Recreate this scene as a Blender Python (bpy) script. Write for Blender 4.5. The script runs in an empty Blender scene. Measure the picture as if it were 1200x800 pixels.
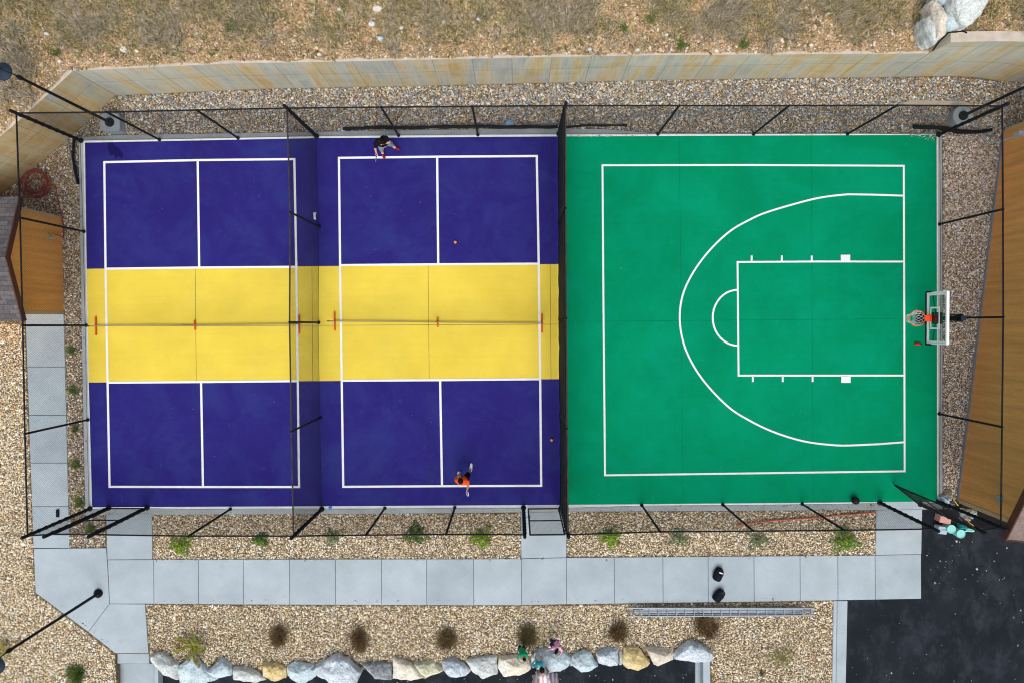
import bpy, bmesh, math, random
import numpy as np
from mathutils import Vector, Matrix, noise
random.seed(7); rng = np.random.default_rng(11)
S = bpy.context.scene
COL = S.collection
R = math.radians
# ------------------------------------------------------------------ camera model (a drone 23 m up, looking down)
H = 23.2; F = 800.0
n = Vector((.005, .0238, -1)).normalized()
Zc = -n
Xc = Vector((1, .0080, 0)); Xc = (Xc - Xc.dot(Zc) * Zc).normalized()
Yc = Zc.cross(Xc)
RM = Matrix((Xc, Yc, Zc))            # camera -> world
def G(px, py, z=0.0):
    d = RM @ Vector(((px - 600) / F, (400 - py) / F, -1))
    t = (H - z) / (-d.z)
    return Vector((d.x * t, d.y * t, z))
cam = bpy.data.cameras.new('camera'); cam.lens = 24; cam.sensor_width = 36; cam.sensor_fit = 'HORIZONTAL'
cam.clip_start = .1; cam.clip_end = 2000
co = bpy.data.objects.new('camera', cam); COL.objects.link(co)
co.matrix_world = Matrix.Translation((0, 0, H)) @ RM.to_4x4()
S.camera = co
# ------------------------------------------------------------------ light
w = bpy.data.worlds.new('World'); S.world = w; w.use_nodes = True
nt = w.node_tree; bg = nt.nodes['Background']
sky = nt.nodes.new('ShaderNodeTexSky'); sky.sky_type = 'NISHITA'; sky.sun_disc = False
SUN_EL, SUN_AZ = R(57), R(180)        # azimuth clockwise from north (+Y)
sky.sun_elevation = SUN_EL; sky.sun_rotation = SUN_AZ; sky.air_density = 1.0; sky.dust_density = 3.0; sky.ozone_density = 1.0
hs_ = nt.nodes.new('ShaderNodeHueSaturation'); hs_.inputs['Saturation'].default_value = .5      # thin high cloud: a paler blue
nt.links.new(sky.outputs[0], hs_.inputs['Color']); nt.links.new(hs_.outputs[0], bg.inputs[0]); bg.inputs[1].default_value = .15
sl = bpy.data.lights.new('sun', 'SUN'); sl.energy = 1.4; sl.angle = R(40); sl.color = (1, .96, .9)
so = bpy.data.objects.new('sun', sl); COL.objects.link(so)
sd = Vector((math.sin(SUN_AZ) * math.cos(SUN_EL), math.cos(SUN_AZ) * math.cos(SUN_EL), math.sin(SUN_EL)))
so.rotation_euler = sd.to_track_quat('Z', 'Y').to_euler(); so.location = (0, 0, 40)
S.view_settings.view_transform = 'Standard'; S.view_settings.look = 'None'; S.view_settings.gamma = 1
S.view_settings.exposure = EXPOSURE = .32
S.cycles.pixel_filter_type = 'BLACKMAN_HARRIS'; S.cycles.filter_width = 1.1
# ------------------------------------------------------------------ materials
def newmat(name):
    m = bpy.data.materials.new(name); m.use_nodes = True
    m.node_tree.nodes['Principled BSDF'].inputs['Specular IOR Level'].default_value = .08
    return m, m.node_tree.nodes, m.node_tree.links, m.node_tree.nodes['Principled BSDF']
def rgba(c): return (c[0], c[1], c[2], 1)
def mul(c, k): return tuple(min(1, v * k) for v in c)
def node(N, t, **k):
    x = N.new(t)
    for a, b in k.items(): setattr(x, a, b)
    return x
def noise_node(N, L, scale, detail=4, rough=.6, stretch=None, coord='Object', dist=0):
    tc = N.new('ShaderNodeTexCoord'); mp = N.new('ShaderNodeMapping')
    if stretch: mp.inputs['Scale'].default_value = stretch
    L.new(tc.outputs[coord], mp.inputs[0])
    t = N.new('ShaderNodeTexNoise'); t.inputs['Scale'].default_value = scale; t.inputs['Detail'].default_value = detail
    t.inputs['Roughness'].default_value = rough; t.inputs['Distortion'].default_value = dist
    L.new(mp.outputs[0], t.inputs['Vector']); return t
def ramp(N, L, src, stops, interp='LINEAR'):
    r = N.new('ShaderNodeValToRGB'); r.color_ramp.interpolation = interp
    e = r.color_ramp.elements
    while len(e) < len(stops): e.new(.5)
    for i, (p, c) in enumerate(stops): e[i].position = p; e[i].color = rgba(c)
    L.new(src, r.inputs[0]); return r
def mixc(N, L, fac, a, b, mode='MIX'):
    m = N.new('ShaderNodeMixRGB'); m.blend_type = mode
    for i, v in ((0, fac), (1, a), (2, b)):
        if isinstance(v, (int, float)): m.inputs[i].default_value = v
        elif isinstance(v, tuple): m.inputs[i].default_value = rgba(v)
        else: L.new(v, m.inputs[i])
    return m.outputs[0]
def bump(N, L, B, src, strength, dist=.02):
    b = N.new('ShaderNodeBump'); b.inputs['Strength'].default_value = strength; b.inputs['Distance'].default_value = dist
    L.new(src, b.inputs['Height']); L.new(b.outputs[0], B.inputs['Normal'])
def mat(name, c, rough=.7, var=.12, scale=3., bmp=0, bscale=40, metal=0, fine=0, stretch=None):
    m, N, L, B = newmat(name)
    t = noise_node(N, L, scale, 5, stretch=stretch)
    r = ramp(N, L, t.outputs[0], [(.3, mul(c, 1 - var)), (.7, mul(c, 1 + var))])
    out = r.outputs[0]
    if fine:
        t2 = noise_node(N, L, bscale, 3)
        r2 = ramp(N, L, t2.outputs[0], [(.3, (1 - fine,) * 3), (.7, (1, 1, 1))])
        out = mixc(N, L, 1.0, out, r2.outputs[0], 'MULTIPLY')
    L.new(out, B.inputs['Base Color']); B.inputs['Roughness'].default_value = rough; B.inputs['Metallic'].default_value = metal
    if bmp:
        t3 = noise_node(N, L, bscale, 4); bump(N, L, B, t3.outputs[0], bmp)
    return m
def stone_mat(name, cols, rough=.85, gain=1.):
    """every stone of the pile gets one colour of the list"""
    m, N, L, B = newmat(name)
    g = N.new('ShaderNodeNewGeometry'); k = len(cols)
    r = ramp(N, L, g.outputs['Random Per Island'], [(i / k, mul(c, gain)) for i, c in enumerate(cols)], 'CONSTANT')
    t = noise_node(N, L, 30, 3)
    r2 = ramp(N, L, t.outputs[0], [(.3, (.75,) * 3), (.7, (1.1,) * 3)])
    L.new(mixc(N, L, 1., r.outputs[0], r2.outputs[0], 'MULTIPLY'), B.inputs['Base Color'])
    B.inputs['Roughness'].default_value = rough; return m
def leaf_mat(name, cols):
    m, N, L, B = newmat(name)
    g = N.new('ShaderNodeNewGeometry'); k = len(cols)
    r = ramp(N, L, g.outputs['Random Per Island'], [(i / max(1, k - 1), c) for i, c in enumerate(cols)])
    L.new(r.outputs[0], B.inputs['Base Color']); B.inputs['Roughness'].default_value = .7; return m
def gravel_bed(name, a, b, scale):
    m, N, L, B = newmat(name)
    tc = N.new('ShaderNodeTexCoord'); v = N.new('ShaderNodeTexVoronoi'); v.inputs['Scale'].default_value = scale
    L.new(tc.outputs['Object'], v.inputs['Vector'])
    s = N.new('ShaderNodeSeparateColor'); L.new(v.outputs['Color'], s.inputs[0])
    r = ramp(N, L, s.outputs[0], [(0, a), (.5, mul(a, .6)), (1, b)])
    L.new(r.outputs[0], B.inputs['Base Color']); B.inputs['Roughness'].default_value = .9
    bump(N, L, B, v.outputs['Distance'], .6, .03); return m
def court_mat(name, c, wear, wk=.3):
    m, N, L, B = newmat(name)
    t = noise_node(N, L, .35, 6, .65); r = ramp(N, L, t.outputs[0], [(.35, mul(c, .9)), (.65, mul(c, 1.08))])
    t2 = noise_node(N, L, .55, 9, .75, dist=.5); f = ramp(N, L, t2.outputs[0], [(.44, (0, 0, 0)), (.75, (wk,) * 3)])
    o = mixc(N, L, f.outputs[0], r.outputs[0], wear)
    t4 = noise_node(N, L, 1.2, 4, .6, stretch=(.25, 6, 1)); r4 = ramp(N, L, t4.outputs[0], [(.3, (.975,) * 3), (.7, (1.02,) * 3)])
    o = mixc(N, L, 1., o, r4.outputs[0], 'MULTIPLY')
    v = noise_node(N, L, 14, 2, .4); sp = ramp(N, L, v.outputs[0], [(.77, (0, 0, 0)), (.8, (.35,) * 3)])
    o = mixc(N, L, sp.outputs[0], o, (.5, .5, .5))
    for st_, sc_ in (((1, 9, 1), 1.1), ((7, 1.2, 1), 1.4), ((5, 5, 1), .45)):      # shoe scuffs, drag marks and dried puddles
        t6 = noise_node(N, L, sc_, 5, .62, stretch=st_, dist=.8); f6 = ramp(N, L, t6.outputs[0], [(.66, (0, 0, 0)), (.74, (wk * .55,) * 3), (.80, (0, 0, 0))])
        o = mixc(N, L, f6.outputs[0], o, mul(wear, 1.25))
    L.new(o, B.inputs['Base Color']); B.inputs['Roughness'].default_value = .9; B.inputs['Specular IOR Level'].default_value = .04
    t3 = noise_node(N, L, 90, 2); bump(N, L, B, t3.outputs[0], .15, .004); return m
def concrete_mat(name, c, stain=.16):
    m, N, L, B = newmat(name)
    t = noise_node(N, L, .9, 6, .6); r = ramp(N, L, t.outputs[0], [(.3, mul(c, 1 - stain)), (.7, mul(c, 1.06))])
    t2 = noise_node(N, L, 6, 5, .7, stretch=(1, 6, 1)); r2 = ramp(N, L, t2.outputs[0], [(.25, (.9,) * 3), (.75, (1.03,) * 3)])
    o = mixc(N, L, 1., r.outputs[0], r2.outputs[0], 'MULTIPLY')
    g = N.new('ShaderNodeNewGeometry'); r3 = ramp(N, L, g.outputs['Random Per Island'], [(0, (.90, .915, .92)), (1, (1.05, 1.04, 1.03))])
    o = mixc(N, L, 1., o, r3.outputs[0], 'MULTIPLY')
    t4 = noise_node(N, L, 2.3, 3, .5); sp = ramp(N, L, t4.outputs[0], [(.60, (0, 0, 0)), (.78, (.45,) * 3)])
    o = mixc(N, L, sp.outputs[0], o, mul(c, .70))
    L.new(o, B.inputs['Base Color']); B.inputs['Roughness'].default_value = .85
    t3 = noise_node(N, L, 60, 3); bump(N, L, B, t3.outputs[0], .2, .005); return m
def wall_mat(name='stained_concrete', sun_warm=0):  # second argument paints sunlight into the stain colours: lighter and yellower
    m, N, L, B = newmat(name)
    t = noise_node(N, L, 1.0, 5, .6, stretch=(1.6, .22, 1), coord='UV', dist=.3)
    r = ramp(N, L, t.outputs[0], [(.33 - sun_warm, (.38, .40, .36)), (.47 - sun_warm, (.48, .48, .40)), (.56 - sun_warm, (.55, .45, .25)), (.68 - sun_warm, (.52, .35, .14)), (.8, (.55, .50, .38))])
    t2 = noise_node(N, L, 1.0, 6, .7, stretch=(9, .7, 1), coord='UV')
    r2 = ramp(N, L, t2.outputs[0], [(.25, (.72,) * 3), (.55, (1,) * 3), (.75, (1.12,) * 3)])
    o = mixc(N, L, 1., r.outputs[0], r2.outputs[0], 'MULTIPLY')
    t5 = noise_node(N, L, 1.1, 4, .6, stretch=(.8, 2.5, 1), coord='UV'); f5 = ramp(N, L, t5.outputs[0], [(.45, (0, 0, 0)), (.7, (.6,) * 3)])
    o = mixc(N, L, f5.outputs[0], o, (.52, .52, .46) if not sun_warm else (.60, .52, .33))
    # formwork joints
    tc = N.new('ShaderNodeTexCoord'); br = N.new('ShaderNodeTexBrick'); br.offset = 0
    br.inputs['Scale'].default_value = 1; br.inputs['Brick Width'].default_value = 1.22; br.inputs['Row Height'].default_value = 1.22
    br.inputs['Mortar Size'].default_value = .012; br.inputs['Mortar Smooth'].default_value = .5
    br.inputs['Color1'].default_value = (1, 1, 1, 1); br.inputs['Color2'].default_value = (.84, .86, .88, 1); br.inputs['Mortar'].default_value = (.5, .5, .5, 1)
    L.new(tc.outputs['UV'], br.inputs['Vector'])
    o = mixc(N, L, 1., o, br.outputs['Color'], 'MULTIPLY')
    L.new(o, B.inputs['Base Color']); B.inputs['Roughness'].default_value = .85
    t3 = noise_node(N, L, 25, 4); bump(N, L, B, t3.outputs[0], .25, .01); return m
def asphalt_mat():
    m, N, L, B = newmat('asphalt')
    t = noise_node(N, L, .5, 6, .7); r = ramp(N, L, t.outputs[0], [(.3, (.008, .0105, .0155)), (.7, (.016, .0205, .027))])
    t2 = noise_node(N, L, 1.6, 8, .75, dist=.25, stretch=(1, .6, 1)); f = ramp(N, L, t2.outputs[0], [(.47, (0, 0, 0)), (.72, (.55,) * 3)])
    o = mixc(N, L, f.outputs[0], r.outputs[0], (.05, .066, .078))
    t3 = noise_node(N, L, 130, 2); f3 = ramp(N, L, t3.outputs[0], [(.3, (.6,) * 3), (.75, (1.5,) * 3)])
    o = mixc(N, L, 1., o, f3.outputs[0], 'MULTIPLY')
    v = noise_node(N, L, 7, 3, .6); sp = ramp(N, L, v.outputs[0], [(.73, (0, 0, 0)), (.76, (.6,) * 3)])
    o = mixc(N, L, sp.outputs[0], o, (.3, .3, .3))
    L.new(o, B.inputs['Base Color']); B.inputs['Roughness'].default_value = .85; bump(N, L, B, t3.outputs[0], .4, .006); return m
def shingle_mat():
    m, N, L, B = newmat('shingles')
    tc = N.new('ShaderNodeTexCoord'); br = N.new('ShaderNodeTexBrick'); br.inputs['Scale'].default_value = 1
    br.inputs['Brick Width'].default_value = .32; br.inputs['Row Height'].default_value = .14; br.inputs['Mortar Size'].default_value = .007
    br.inputs['Color1'].default_value = (.085, .08, .085, 1); br.inputs['Color2'].default_value = (.15, .13, .125, 1); br.inputs['Mortar'].default_value = (.05, .045, .05, 1)
    L.new(tc.outputs['Object'], br.inputs['Vector'])
    t = noise_node(N, L, 12, 4); r = ramp(N, L, t.outputs[0], [(.3, (.75,) * 3), (.7, (1.15,) * 3)])
    L.new(mixc(N, L, 1., br.outputs[0], r.outputs[0], 'MULTIPLY'), B.inputs['Base Color']); B.inputs['Roughness'].default_value = .9
    bump(N, L, B, br.outputs['Fac'], -.4, .02); return m
def siding_mat(name, c, k=.18):
    m, N, L, B = newmat(name)
    t = noise_node(N, L, 1, 6, .65, stretch=(6, 6, .35)); r = ramp(N, L, t.outputs[0], [(.3, mul(c, 1 - k)), (.7, mul(c, 1 + k))])
    t2 = noise_node(N, L, 60, 3, stretch=(1, 1, .2)); r2 = ramp(N, L, t2.outputs[0], [(.3, (.85,) * 3), (.7, (1.05,) * 3)])
    L.new(mixc(N, L, 1., r.outputs[0], r2.outputs[0], 'MULTIPLY'), B.inputs['Base Color']); B.inputs['Roughness'].default_value = .85
    bump(N, L, B, t2.outputs[0], .3, .006); return m
def rock_mat(name, a, b, c, sp=.0):
    m, N, L, B = newmat(name)
    t = noise_node(N, L, 2.2, 6, .65, dist=.4); r = ramp(N, L, t.outputs[0], [(.3, mul(a, .95)), (.5, mul(b, 1.18)), (.68, mul(c, 1.25))])
    t2 = noise_node(N, L, 18, 6, .8); r2 = ramp(N, L, t2.outputs[0], [(.3, (1 - .45 - sp,) * 3), (.56, (1.05,) * 3)])
    L.new(mixc(N, L, 1., r.outputs[0], r2.outputs[0], 'MULTIPLY'), B.inputs['Base Color']); B.inputs['Roughness'].default_value = .85
    t3 = noise_node(N, L, 12, 6, .7); bump(N, L, B, t3.outputs[0], .6, .03); return m
def hill_mat():
    m, N, L, B = newmat('hill_soil')
    t = noise_node(N, L, .8, 7, .7); r = ramp(N, L, t.outputs[0], [(.3, (.18, .135, .06)), (.5, (.35, .24, .12)), (.7, (.50, .34, .19))])
    v = N.new('ShaderNodeTexVoronoi'); v.inputs['Scale'].default_value = 22; tc = N.new('ShaderNodeTexCoord'); L.new(tc.outputs['Object'], v.inputs[0])
    s = N.new('ShaderNodeSeparateColor'); L.new(v.outputs['Color'], s.inputs[0]); r2 = ramp(N, L, s.outputs[0], [(0, (.6,) * 3), (.7, (1.1,) * 3), (1, (1.6, 1.5, 1.4))])
    L.new(mixc(N, L, 1., r.outputs[0], r2.outputs[0], 'MULTIPLY'), B.inputs['Base Color']); B.inputs['Roughness'].default_value = .95
    bump(N, L, B, v.outputs['Distance'], .5, .04); return m
def glass_mat():
    m, N, L, B = newmat('backboard_glass')
    tr = N.new('ShaderNodeBsdfTransparent'); tr.inputs[0].default_value = (.93, .97, .97, 1)
    gl = N.new('ShaderNodeBsdfGlossy'); gl.inputs['Roughness'].default_value = .05
    fr = N.new('ShaderNodeFresnel'); fr.inputs[0].default_value = 1.4
    mx = N.new('ShaderNodeMixShader'); mx.inputs[0].default_value = .05; L.new(tr.outputs[0], mx.inputs[1]); L.new(gl.outputs[0], mx.inputs[2])
    L.new(mx.outputs[0], N['Material Output'].inputs[0]); return m

M = dict(
    purple=court_mat('purple_paint', (.0230, .0178, .155), (.045, .075, .26), .36),
    yellow=court_mat('yellow_paint', (.72, .545, .065), (.75, .66, .16), .2),
    green=court_mat('green_paint', (.0002, .225, .098), (.002, .31, .19), .5),
    white=mat('white_line_paint', (.80, .80, .80), .6, .06, 2, fine=.1),
    concrete=concrete_mat('pavement_concrete', (.40, .465, .50)),
    apron=concrete_mat('apron_concrete', (.43, .47, .48), .2),
    joint=mat('joint_dark', (.19, .20, .20), .9, .2),
    edge=mat('pale_edge', (.62, .64, .64), .8, .12, 4),
    wall=wall_mat(), wall_sunlit=wall_mat('sunlit_stained_concrete', .1), coping=mat('wall_top', (.52, .45, .37), .9, .15, 3, .3, 30),  # second wall copy: same stains, with the diagonal run's sunlight painted in
    asphalt=asphalt_mat(), shingle=shingle_mat(), glass=glass_mat(),
    siding_l=siding_mat('ochre_siding', (.80, .38, .10)), siding_r=siding_mat('brown_siding', (.78, .36, .115)),
    trim=mat('tan_trim', (.50, .36, .19), .8, .08), fascia=mat('brown_fascia', (.09, .04, .028), .6, .15),
    found=mat('foundation', (.25, .27, .29), .9, .15, 5),
    black=mat('black_coated_steel', (.012, .013, .016), .45, .2), wire=mat('black_wire', (.016, .017, .019), .55, .1),
    railb=mat('worn_black_rail', (.05, .04, .035), .6, .4, 3),
    screen=mat('windscreen_fabric', (.020, .024, .024), .9, .25, 3, .3, 60),
    pipe_b=mat('black_poly', (.010, .010, .012), .6, .3, 6, .4, 20),
    metal=mat('aluminium', (.27, .31, .35), .5, .15, 6, metal=.3), greym=mat('grey_steel', (.33, .38, .42), .5, .1),
    orange=mat('orange_foot', (.62, .11, .02), .6, .15), netb=mat('black_netting', (.02, .02, .02), .8, .1), tape=mat('net_tape', (.40, .31, .24), .8, .12),
    rim=mat('orange_rim', (.85, .09, .02), .4, .05), cord=mat('white_cord', (.72, .74, .76), .8, .06),
    wframe=mat('white_enamel', (.80, .83, .84), .4, .04), pad=mat('black_padding', (.012, .012, .013), .8, .2),
    hose=mat('red_rubber', (.27, .065, .05), .6, .25, 5), bluehose=mat('blue_grey_pvc', (.19, .27, .34), .6, .2, 3),
    yrope=mat('yellow_rope', (.7, .48, .06), .7, .1), ptape=mat('salmon_tape', (.66, .17, .09), .7, .15, 4),
    mint=mat('mint_plastic', (.26, .66, .62), .45, .05), teal=mat('teal_plastic', (.03, .30, .34), .5, .08), pinkbox=mat('dusty_pink', (.56, .30, .26), .7, .1),
    bluegrey=mat('pale_blue_plastic', (.40, .50, .58), .6, .1), red=mat('red_plastic', (.62, .02, .02), .4, .08),
    ballo=mat('orange_ball', (.85, .27, .05), .5, .05), ballb=mat('black_ball', (.018, .018, .02), .55, .15, 20, .2, 200),
    cloth_black=mat('black_cloth', (.008, .008, .010), .95, .25, 8, .3, 60), cloth_orange=mat('orange_cloth', (.82, .10, .015), .9, .12, 8, .3, 50),
    cloth_grey=mat('grey_cloth', (.26, .30, .34), .9, .15, 8, .3, 60), cloth_green=mat('green_cloth', (.01, .27, .12), .9, .15, 8, .3, 50),
    cloth_teal=mat('teal_cloth', (.10, .55, .62), .9, .25, 9, .3, 50), cloth_navy=mat('navy_cloth', (.018, .022, .045), .9, .2, 8),
    skin=mat('skin', (.42, .21, .13), .6, .08, 6), skin_l=mat('skin_pale', (.55, .33, .24), .6, .08, 6), hair=mat('dark_hair', (.010, .007, .006), .6, .3, 20, .5, 90),
    shoe_red=mat('red_shoe', (.24, .012, .02), .6, .15, 8), shoe_white=mat('white_shoe', (.78, .80, .82), .6, .05), sock=mat('white_sock', (.8, .8, .8), .9, .04),
    paddle=mat('blue_paddle', (.20, .42, .52), .5, .1), paddle_w=mat('white_paddle', (.75, .76, .78), .5, .05), eye=mat('eye', (.01, .01, .01), .3, .01),
    bag=mat('black_bag', (.010, .012, .018), .8, .2, 10, .3, 80),
)
def stripe(name, a, b, k=34):
    m, N, L, B = newmat(name)
    tc = N.new('ShaderNodeTexCoord'); wv = N.new('ShaderNodeTexWave'); wv.inputs['Scale'].default_value = k; wv.bands_direction = 'X'; wv.inputs['Distortion'].default_value = 1.5
    L.new(tc.outputs['Object'], wv.inputs[0]); r = ramp(N, L, wv.outputs[1], [(.3, a), (.7, b)])
    L.new(r.outputs[0], B.inputs['Base Color']); B.inputs['Roughness'].default_value = .9; return m
M['dress'] = stripe('pink_striped_dress', (.50, .36, .40), (.74, .66, .68), 2.2)
def blot(name, a, b):
    m, N, L, B = newmat(name); t = noise_node(N, L, 16, 2); r = ramp(N, L, t.outputs[0], [(.5, a), (.62, b)], 'EASE')
    L.new(r.outputs[0], B.inputs['Base Color']); B.inputs['Roughness'].default_value = .9; return m
M['cloth_pink'] = blot('pink_print_cloth', (.72, .42, .56), (.62, .06, .14))
# ------------------------------------------------------------------ mesh helpers
def tag(o, label=None, cat=None, group=None, kind=None):
    if label: o['label'] = label
    if cat: o['category'] = cat
    if group: o['group'] = group
    if kind: o['kind'] = kind
    return o
def empty(name, loc, label, cat, group=None):
    o = bpy.data.objects.new(name, None); o.location = loc; o.empty_display_size = .2; COL.objects.link(o)
    return tag(o, label, cat, group)
def wloc(o):
    v = Vector((0, 0, 0))
    while o: v += o.location; o = o.parent
    return v
def link(name, me, m, parent=None, smooth=False):
    o = bpy.data.objects.new(name, me); COL.objects.link(o)
    if parent:
        o.parent = parent
        me.transform(Matrix.Translation(-wloc(parent)))
    if m: me.materials.append(m)
    if smooth: me.polygons.foreach_set('use_smooth', [True] * len(me.polygons))
    me.update(); return o
class MB:
    def __init__(s): s.v = []; s.f = []
    def add(s, vs, fs):
        k = len(s.v); s.v += [tuple(p) for p in vs]; s.f += [tuple(i + k for i in f) for f in fs]; return s
    def box(s, c, sz, rz=0, M3=None):
        c = Vector(c); m = M3 if M3 else Matrix.Rotation(rz, 3, 'Z'); a, b, d = sz[0] / 2, sz[1] / 2, sz[2] / 2
        vs = [c + m @ Vector((x, y, z)) for x in (-a, a) for y in (-b, b) for z in (-d, d)]
        return s.add(vs, [(0, 1, 3, 2), (4, 6, 7, 5), (0, 4, 5, 1), (2, 3, 7, 6), (0, 2, 6, 4), (1, 5, 7, 3)])
    def beam(s, p, q, wd, ht):
        p, q = Vector(p), Vector(q); d = q - p; l = d.length; x = d.normalized()
        up = Vector((0, 0, 1)) if abs(x.z) < .95 else Vector((0, 1, 0))
        y = up.cross(x).normalized(); z = x.cross(y)
        return s.box((p + q) / 2, (l, wd, ht), M3=Matrix((x, y, z)).transposed())
    def tube(s, pts, r, sides=8, cap=True, close=False):
        pts = [Vector(p) for p in pts]; n_ = len(pts); rs = r if isinstance(r, (list, tuple)) else [r] * n_
        vs = []; fs = []; ref = None
        for i, p in enumerate(pts):
            if close: t = (pts[(i + 1) % n_] - pts[i - 1])
            else: t = (pts[min(i + 1, n_ - 1)] - pts[max(i - 1, 0)])
            t.normalize()
            if ref is None:
                ref = Vector((0, 0, 1)) if abs(t.z) < .9 else Vector((1, 0, 0))
            a = (ref - ref.dot(t) * t)
            if a.length < 1e-4: a = t.orthogonal()
            a.normalize(); ref = a; b = t.cross(a)
            for k in range(sides):
                an = 2 * math.pi * k / sides; vs.append(p + rs[i] * (math.cos(an) * a + math.sin(an) * b))
        m_ = n_ if close else n_ - 1
        for i in range(m_):
            for k in range(sides):
                j = (i + 1) % n_
                fs.append((i * sides + k, i * sides + (k + 1) % sides, j * sides + (k + 1) % sides, j * sides + k))
        if cap and not close:
            fs.append(tuple(range(sides))[::-1]); fs.append(tuple((n_ - 1) * sides + k for k in range(sides)))
        return s.add(vs, fs)
    def prism(s, poly, z0, z1):
        k = len(poly); vs = [(p[0], p[1], z0) for p in poly] + [(p[0], p[1], z1) for p in poly]
        # poly counter-clockwise
        ar = sum(poly[i][0] * poly[(i + 1) % k][1] - poly[(i + 1) % k][0] * poly[i][1] for i in range(k))
        if ar < 0: return s.prism(list(poly)[::-1], z0, z1)
        fs = [tuple(range(k))[::-1], tuple(range(k, 2 * k))] + [(i, (i + 1) % k, k + (i + 1) % k, k + i) for i in range(k)]
        return s.add(vs, fs)
    def lathe(s, c, prof, sides=24, sq=None):
        c = Vector(c); vs = []; fs = []
        for (r, z) in prof:
            for k in range(sides):
                a = 2 * math.pi * k / sides; vs.append(c + Vector((r * math.cos(a), r * math.sin(a), z)))
        for i in range(len(prof) - 1):
            for k in range(sides):
                fs.append((i * sides + k, i * sides + (k + 1) % sides, (i + 1) * sides + (k + 1) % sides, (i + 1) * sides + k))
        fs.append(tuple(range(sides))[::-1]); fs.append(tuple((len(prof) - 1) * sides + k for k in range(sides)))
        return s.add(vs, fs)
    def mesh(s, name):
        me = bpy.data.meshes.new(name); me.from_pydata(s.v, [], s.f); me.update(); return me
    def build(s, name, m, parent=None, smooth=False, bevel=0):
        me = s.mesh(name)
        if bevel:
            b = bmesh.new(); b.from_mesh(me); bmesh.ops.bevel(b, geom=b.edges[:] , offset=bevel, segments=2, affect='EDGES', clamp_overlap=True); b.to_mesh(me); b.free()
        o = link(name, me, m, parent)
        if smooth:
            me.polygons.foreach_set('use_smooth', [True] * len(me.polygons))
            try: me.set_sharp_from_angle(angle=R(40))
            except Exception: pass
        return o
def P(pts, z=0): return [G(a, b, z) for a, b in pts]
def sheet(name, px, z, m, thick=.004, kind='structure'):
    o = MB().prism([(p.x, p.y) for p in P(px, z)], z - thick, z).build(name, m); tag(o, kind=kind); return o
def strip(mb, pts, wd, z, closed=False):
    """a painted line of constant width through world points, mitred"""
    pts = [Vector((p.x, p.y)) for p in pts]; k = len(pts); L_, R_ = [], []
    for i, p in enumerate(pts):
        a = pts[i - 1] if (i > 0 or closed) else None; b = pts[(i + 1) % k] if (i < k - 1 or closed) else None
        d1 = (p - a).normalized() if a is not None else (b - p).normalized(); d2 = (b - p).normalized() if b is not None else d1
        n1 = Vector((-d1.y, d1.x)); n2 = Vector((-d2.y, d2.x)); m_ = (n1 + n2).normalized(); q = wd / 2 / max(.3, m_.dot(n1))
        L_.append(p + m_ * q); R_.append(p - m_ * q)
    vs = [(q.x, q.y, z) for q in L_ + R_]; fs = []
    for i in range(k if closed else k - 1):
        j = (i + 1) % k; fs.append((k + i, k + j, j, i))
    mb.add(vs, fs)
def catmull(pts, m_=8):
    out = []
    q = [pts[0]] + list(pts) + [pts[-1]]
    for i in range(1, len(q) - 2):
        a, b, c, d = [Vector(x) for x in q[i - 1:i + 3]]
        for j in range(m_):
            t = j / m_; out.append(.5 * ((2 * b) + (c - a) * t + (2 * a - 5 * b + 4 * c - d) * t * t + (3 * b - a - 3 * c + d) * t ** 3))
    out.append(Vector(pts[-1])); return out
# ------------------------------------------------------------------ ground
GZ = -.045
s_ = MB().box((0, 0, -1.0), (600, 600, .2)).build('ground', mat('far_soil', (.22, .17, .11), .95, .2, .2)); tag(s_, kind='structure')
plate = [(-400, -300), (1600, -300), (1600, 560), (1125, 583), (1079.5, 588), (1079, 701), (979, 702), (976, 1300), (830, 1300), (829, 766), (815, 764), (770, 768), (745, 768), (712, 768), (690, 774), (645, 773), (610, 777), (560, 779), (510, 782), (480, 782), (440, 784), (395, 783), (350, 786), (300, 786), (230, 781), (185, 779), (175, 772), (175, 765), (135, 765), (139, 1300), (-400, 1300)]
sheet('gravel_ground', plate, GZ, gravel_bed('gravel_base', (.17, .125, .075), (.32, .25, .17), 16), .8)
sheet('asphalt_lower', [(130, 760), (830, 765), (830, 1300), (130, 1300)], -.5, M['asphalt'], .3)
sheet('asphalt', [(1079, 585), (1600, 600), (1600, 1300), (960, 1300), (980, 698), (1079, 698)], -.10, M['asphalt'], .3)
# ------------------------------------------------------------------ court slab
ap = [(92, 161), (140, 158.5), (300, 156), (500, 152.5), (655, 150.5), (715, 152), (760, 156), (1104, 156.5), (1104.5, 400), (1104.5, 596), (1031, 597), (668, 599), (500, 601), (300, 602), (100, 603), (96, 400)]
sheet('court_apron', ap, -.012, M['apron'], .12)
sheet('court_edge', [(97.3, 165.5), (370, 160.2), (655, 158.2), (1099.3, 156.8), (1099.8, 588.5), (668, 593), (376, 594.6), (106, 595.6)], -.006, M['edge'], .004)
pu = [((99.5, 167.5), (370, 162.2), (655.5, 160.2)), ((101.6, 315.3), (370, 312.2), (655.5, 309.7)), ((104, 447.7), (373, 446), (656.5, 443.7)), ((108, 593.8), (376, 592.6), (657.5, 591))]
for i, (nm, mk) in enumerate((('pickleball_surface_far', 'purple'), ('kitchen_surface', 'yellow'), ('pickleball_surface_near', 'purple'))):
    sheet(nm, list(pu[i]) + list(pu[i + 1])[::-1], 0, M[mk], .004)
sheet('basketball_surface', [(655.5, 160.2), (1097.6, 158.4), (1098, 372), (1098.2, 587.2), (940, 588.5), (657.5, 591), (656.5, 443.7), (655.5, 309.7)], 0, M['green'], .004)
jm = MB(); jg = MB()
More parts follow.
